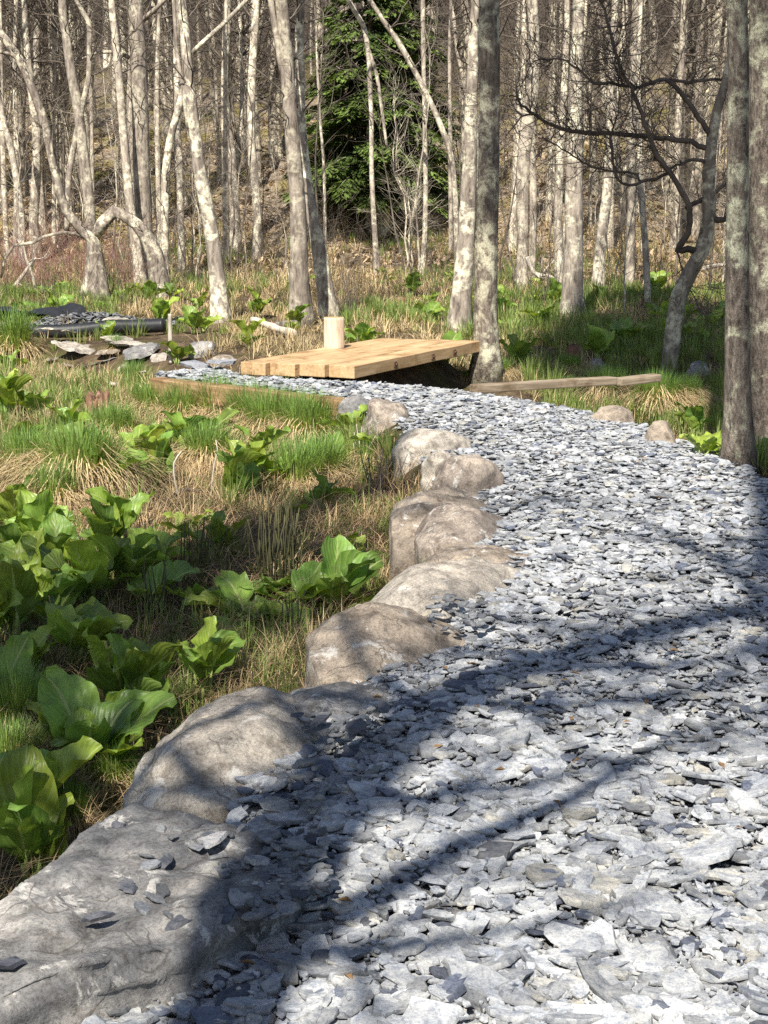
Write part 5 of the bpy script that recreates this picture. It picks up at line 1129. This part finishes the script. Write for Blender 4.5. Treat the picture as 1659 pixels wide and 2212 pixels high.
CAB = [
 (420, 1150, 4, .18, 'small skunk cabbage between the dark root and the stalks', .9), (230, 1175, 6, .27, 'bright skunk cabbage filling the back of the left clump', 1.1), (140, 1215, 6, .27, 'skunk cabbage crowded in the centre of the left clump', 1.15), (20, 1230, 6, .28, 'skunk cabbage at the left edge of the left clump', 1.15), (330, 1560, 4, .18, 'narrow skunk cabbage against the large tan boulder', 1.1), (150, 1650, 6, .23, 'skunk cabbage filling the space left of the dense one', 1.1), (60, 1480, 5, .22, 'skunk cabbage above the dark rush tuft', .9), (690, 1100, 3, .14, 'tiny skunk cabbage below the floppy grass tufts', .9), (400, 985, 4, .2, 'skunk cabbage under the bend tussocks', 1.0),
 (20, 1560, 4, .22, 'skunk cabbage half hidden behind the dark rush tuft', 1.0), (130, 1560, 4, .2, 'small skunk cabbage left of the tall yellowish one', 1.1), (330, 1200, 5, .24, 'skunk cabbage in deep shade right of the left clump', .8), (30, 1120, 6, .26, 'skunk cabbage at the left edge topping the left clump', 1.2), (600, 1290, 4, .17, 'skunk cabbage standing behind the huge sideways leaf', .6), (130, 1360, 4, .2, 'low bluish skunk cabbage in shade under the left clump', .5), (240, 1070, 4, .2, 'narrow leaved skunk cabbage in the mid-left straw', 1.2), (590, 1060, 4, .18, 'small skunk cabbage before the bend tussocks', .9), (160, 960, 5, .2, 'skunk cabbage in the straw below the rotting stump', 1.0), (450, 950, 4, .18, 'small skunk cabbage between the two green tussocks', .9),
 (70, 1905, 6, .3, 'skunk cabbage in the bottom left corner against the slab', 1.15), (-20, 1800, 4, .26, 'skunk cabbage cut by the left frame edge above the slab', 1.1), (205, 1690, 7, .25, 'dense skunk cabbage left of the large tan boulder', 1.1), (280, 1570, 5, .25, 'upright skunk cabbage with tall yellowish leaves behind the dense one', 1.3),
 (165, 1440, 4, .24, 'skunk cabbage with one broad veined leaf facing the path', .95), (440, 1500, 4, .19, 'pale skunk cabbage opening in a v beside the brown boulder', .9), (15, 1390, 6, .27, 'skunk cabbage with pale ribs at the left frame edge', 1.2), (70, 1270, 8, .28, 'large skunk cabbage in the left clump, lower one', 1.05), (85, 1180, 8, .3, 'large bright skunk cabbage at the top of the left clump', 1.05),
 (200, 1270, 7, .3, 'broad skunk cabbage in the middle of the left clump', .9), (290, 1240, 7, .28, 'skunk cabbage at the right end of the left clump', 1.0), (265, 1135, 6, .26, 'bright yellow-green skunk cabbage behind the left clump', 1.15), (530, 1350, 6, .32, 'skunk cabbage with huge sideways leaf in the shade', .3), (640, 1325, 5, .25, 'shaded skunk cabbage between the stalks and the boulders', .5), (735, 1325, 5, .27, 'skunk cabbage touching the long pale boulder', .65),
 (480, 1205, 4, .24, 'skunk cabbage left of the tallest dead stalks', 1.2), (765, 1205, 5, .14, 'small skunk cabbage on the bank by the low boulders', .8), (300, 1015, 6, .24, 'skunk cabbage left of the curved dead stick', .95), (60, 1020, 5, .22, 'skunk cabbage in straw at the far left', 1.2), (345, 1065, 6, .22, 'yellow-green skunk cabbage by the curved dead stick', 1.25), (510, 1090, 7, .24, 'skunk cabbage in the centre of the marsh above the stalks', 1.15), (535, 1060, 5, .22, 'skunk cabbage just behind the central one', 1.0), (715, 1015, 5, .22, 'dark skunk cabbage with folded leaf near the path bend', .6),
 (760, 940, 4, .22, 'skunk cabbage flopped beside the upright boulder', .5), (12, 915, 5, .26, 'skunk cabbage at the left edge below the white boulder', 1.1), (820, 985, 4, .14, 'small skunk cabbage tucked beside the cream stone', .9), (85, 905, 4, .2, 'skunk cabbage in dry grass left of the rotting stump', .9), (420, 722, 6, .3, 'skunk cabbage in front of the leaning pale trunk', 1.0), (350, 706, 6, .34, 'tall bright skunk cabbage behind the lichened stake', 1.3), (232, 742, 5, .26, 'skunk cabbage in front of the black pipe', 1.0), (120, 690, 7, .34, 'skunk cabbage behind the slate pile', 1.1), (165, 690, 5, .28, 'lower skunk cabbage right of the one behind the slate pile', 1.1), (555, 690, 8, .34, 'skunk cabbage behind the pale split log', 1.0), (20, 810, 5, .26, 'yellowish skunk cabbage under the tall grass tuft', .9),
 (1497, 945, 4, .25, 'bright upright skunk cabbage right of the squared stone', 1.25), (1515, 990, 5, .19, 'bright low skunk cabbage before the big right trunks', .7), (1290, 778, 7, .3, 'shaded skunk cabbage behind the beam', .9), (1120, 800, 6, .34, 'dark skunk cabbage right of the mottled trunk', .9), (1628, 1012, 4, .2, 'dark leaves at the foot of the right-hand big trunk', .5), (1198, 668, 7, .36, 'skunk cabbage left of the thick mottled trunk', 1.1), (1352, 745, 7, .32, 'skunk cabbage left of the leaning tree', .9), (1530, 720, 8, .34, 'skunk cabbage right of the leaning tree', .9), (1480, 745, 6, .3, 'lower skunk cabbage right of the leaning tree', .8), (1560, 700, 6, .32, 'skunk cabbage beside the big right trunks', .9), (890, 640, 6, .36, 'skunk cabbage in far grass behind the bridge', 1.0), (1420, 640, 6, .36, 'skunk cabbage in far grass beyond the leaning tree', 1.0), (1440, 700, 6, .3, 'skunk cabbage hidden in grass behind the leaning tree', .9), (640, 1135, 3, .16, 'tiny skunk cabbage right of the tallest stalks', .9), (265, 1640, 6, .22, 'yellowish skunk cabbage leaning on the large tan boulder', 1.15), (110, 1790, 6, .24, 'skunk cabbage behind the bottom left corner plant', 1.15), (235, 1480, 5, .2, 'skunk cabbage in dappled shade above the tall yellowish one', 1.1), (95, 1345, 5, .22, 'skunk cabbage in shade between the left clump and frame edge', 1.0), (330, 1310, 4, .2, 'bluish skunk cabbage beside the dead stalks at left', .7), (560, 1010, 5, .2, 'bright skunk cabbage among the bend tussocks', 1.1), (200, 1000, 5, .2, 'bright skunk cabbage beside the straw skirted tussock', 1.1)]
for k, (dx, dy, n, L, lb, el) in enumerate(CAB): cabbage(dx, dy + (45 if dx < 350 and 1100 < dy < 1300 else 0), n + (2 if dy > 1050 else 1), L * (.92 if dy > 1700 else 1.1 if dy > 1350 else 1.0 if dy > 1100 else 1.32 if dy > 850 else 1.1), 1000 + k, lb, min(1.35, el + .12))
rg = np.random.RandomState(1200)
for k in range(46):
    y = rg.uniform(18, 36); x = rg.uniform(-1, 1) * (.26 * y)
    if poly_sd(np.array([x]), np.array([y]), POLY)[0] < 2: continue
    d = Vector((x, y, h1(x, y) - CAMZ)); fwd = d.y * cp_ - d.z * sp_
    cabbage(CX + d.x / fwd * FD, CY - (d.y * sp_ + d.z * cp_) / fwd * FD, 6, rg.uniform(.22, .34), 1300 + k, 'small skunk cabbage scattered in the far marsh grass', 1.0, 'small skunk cabbages in the far marsh')
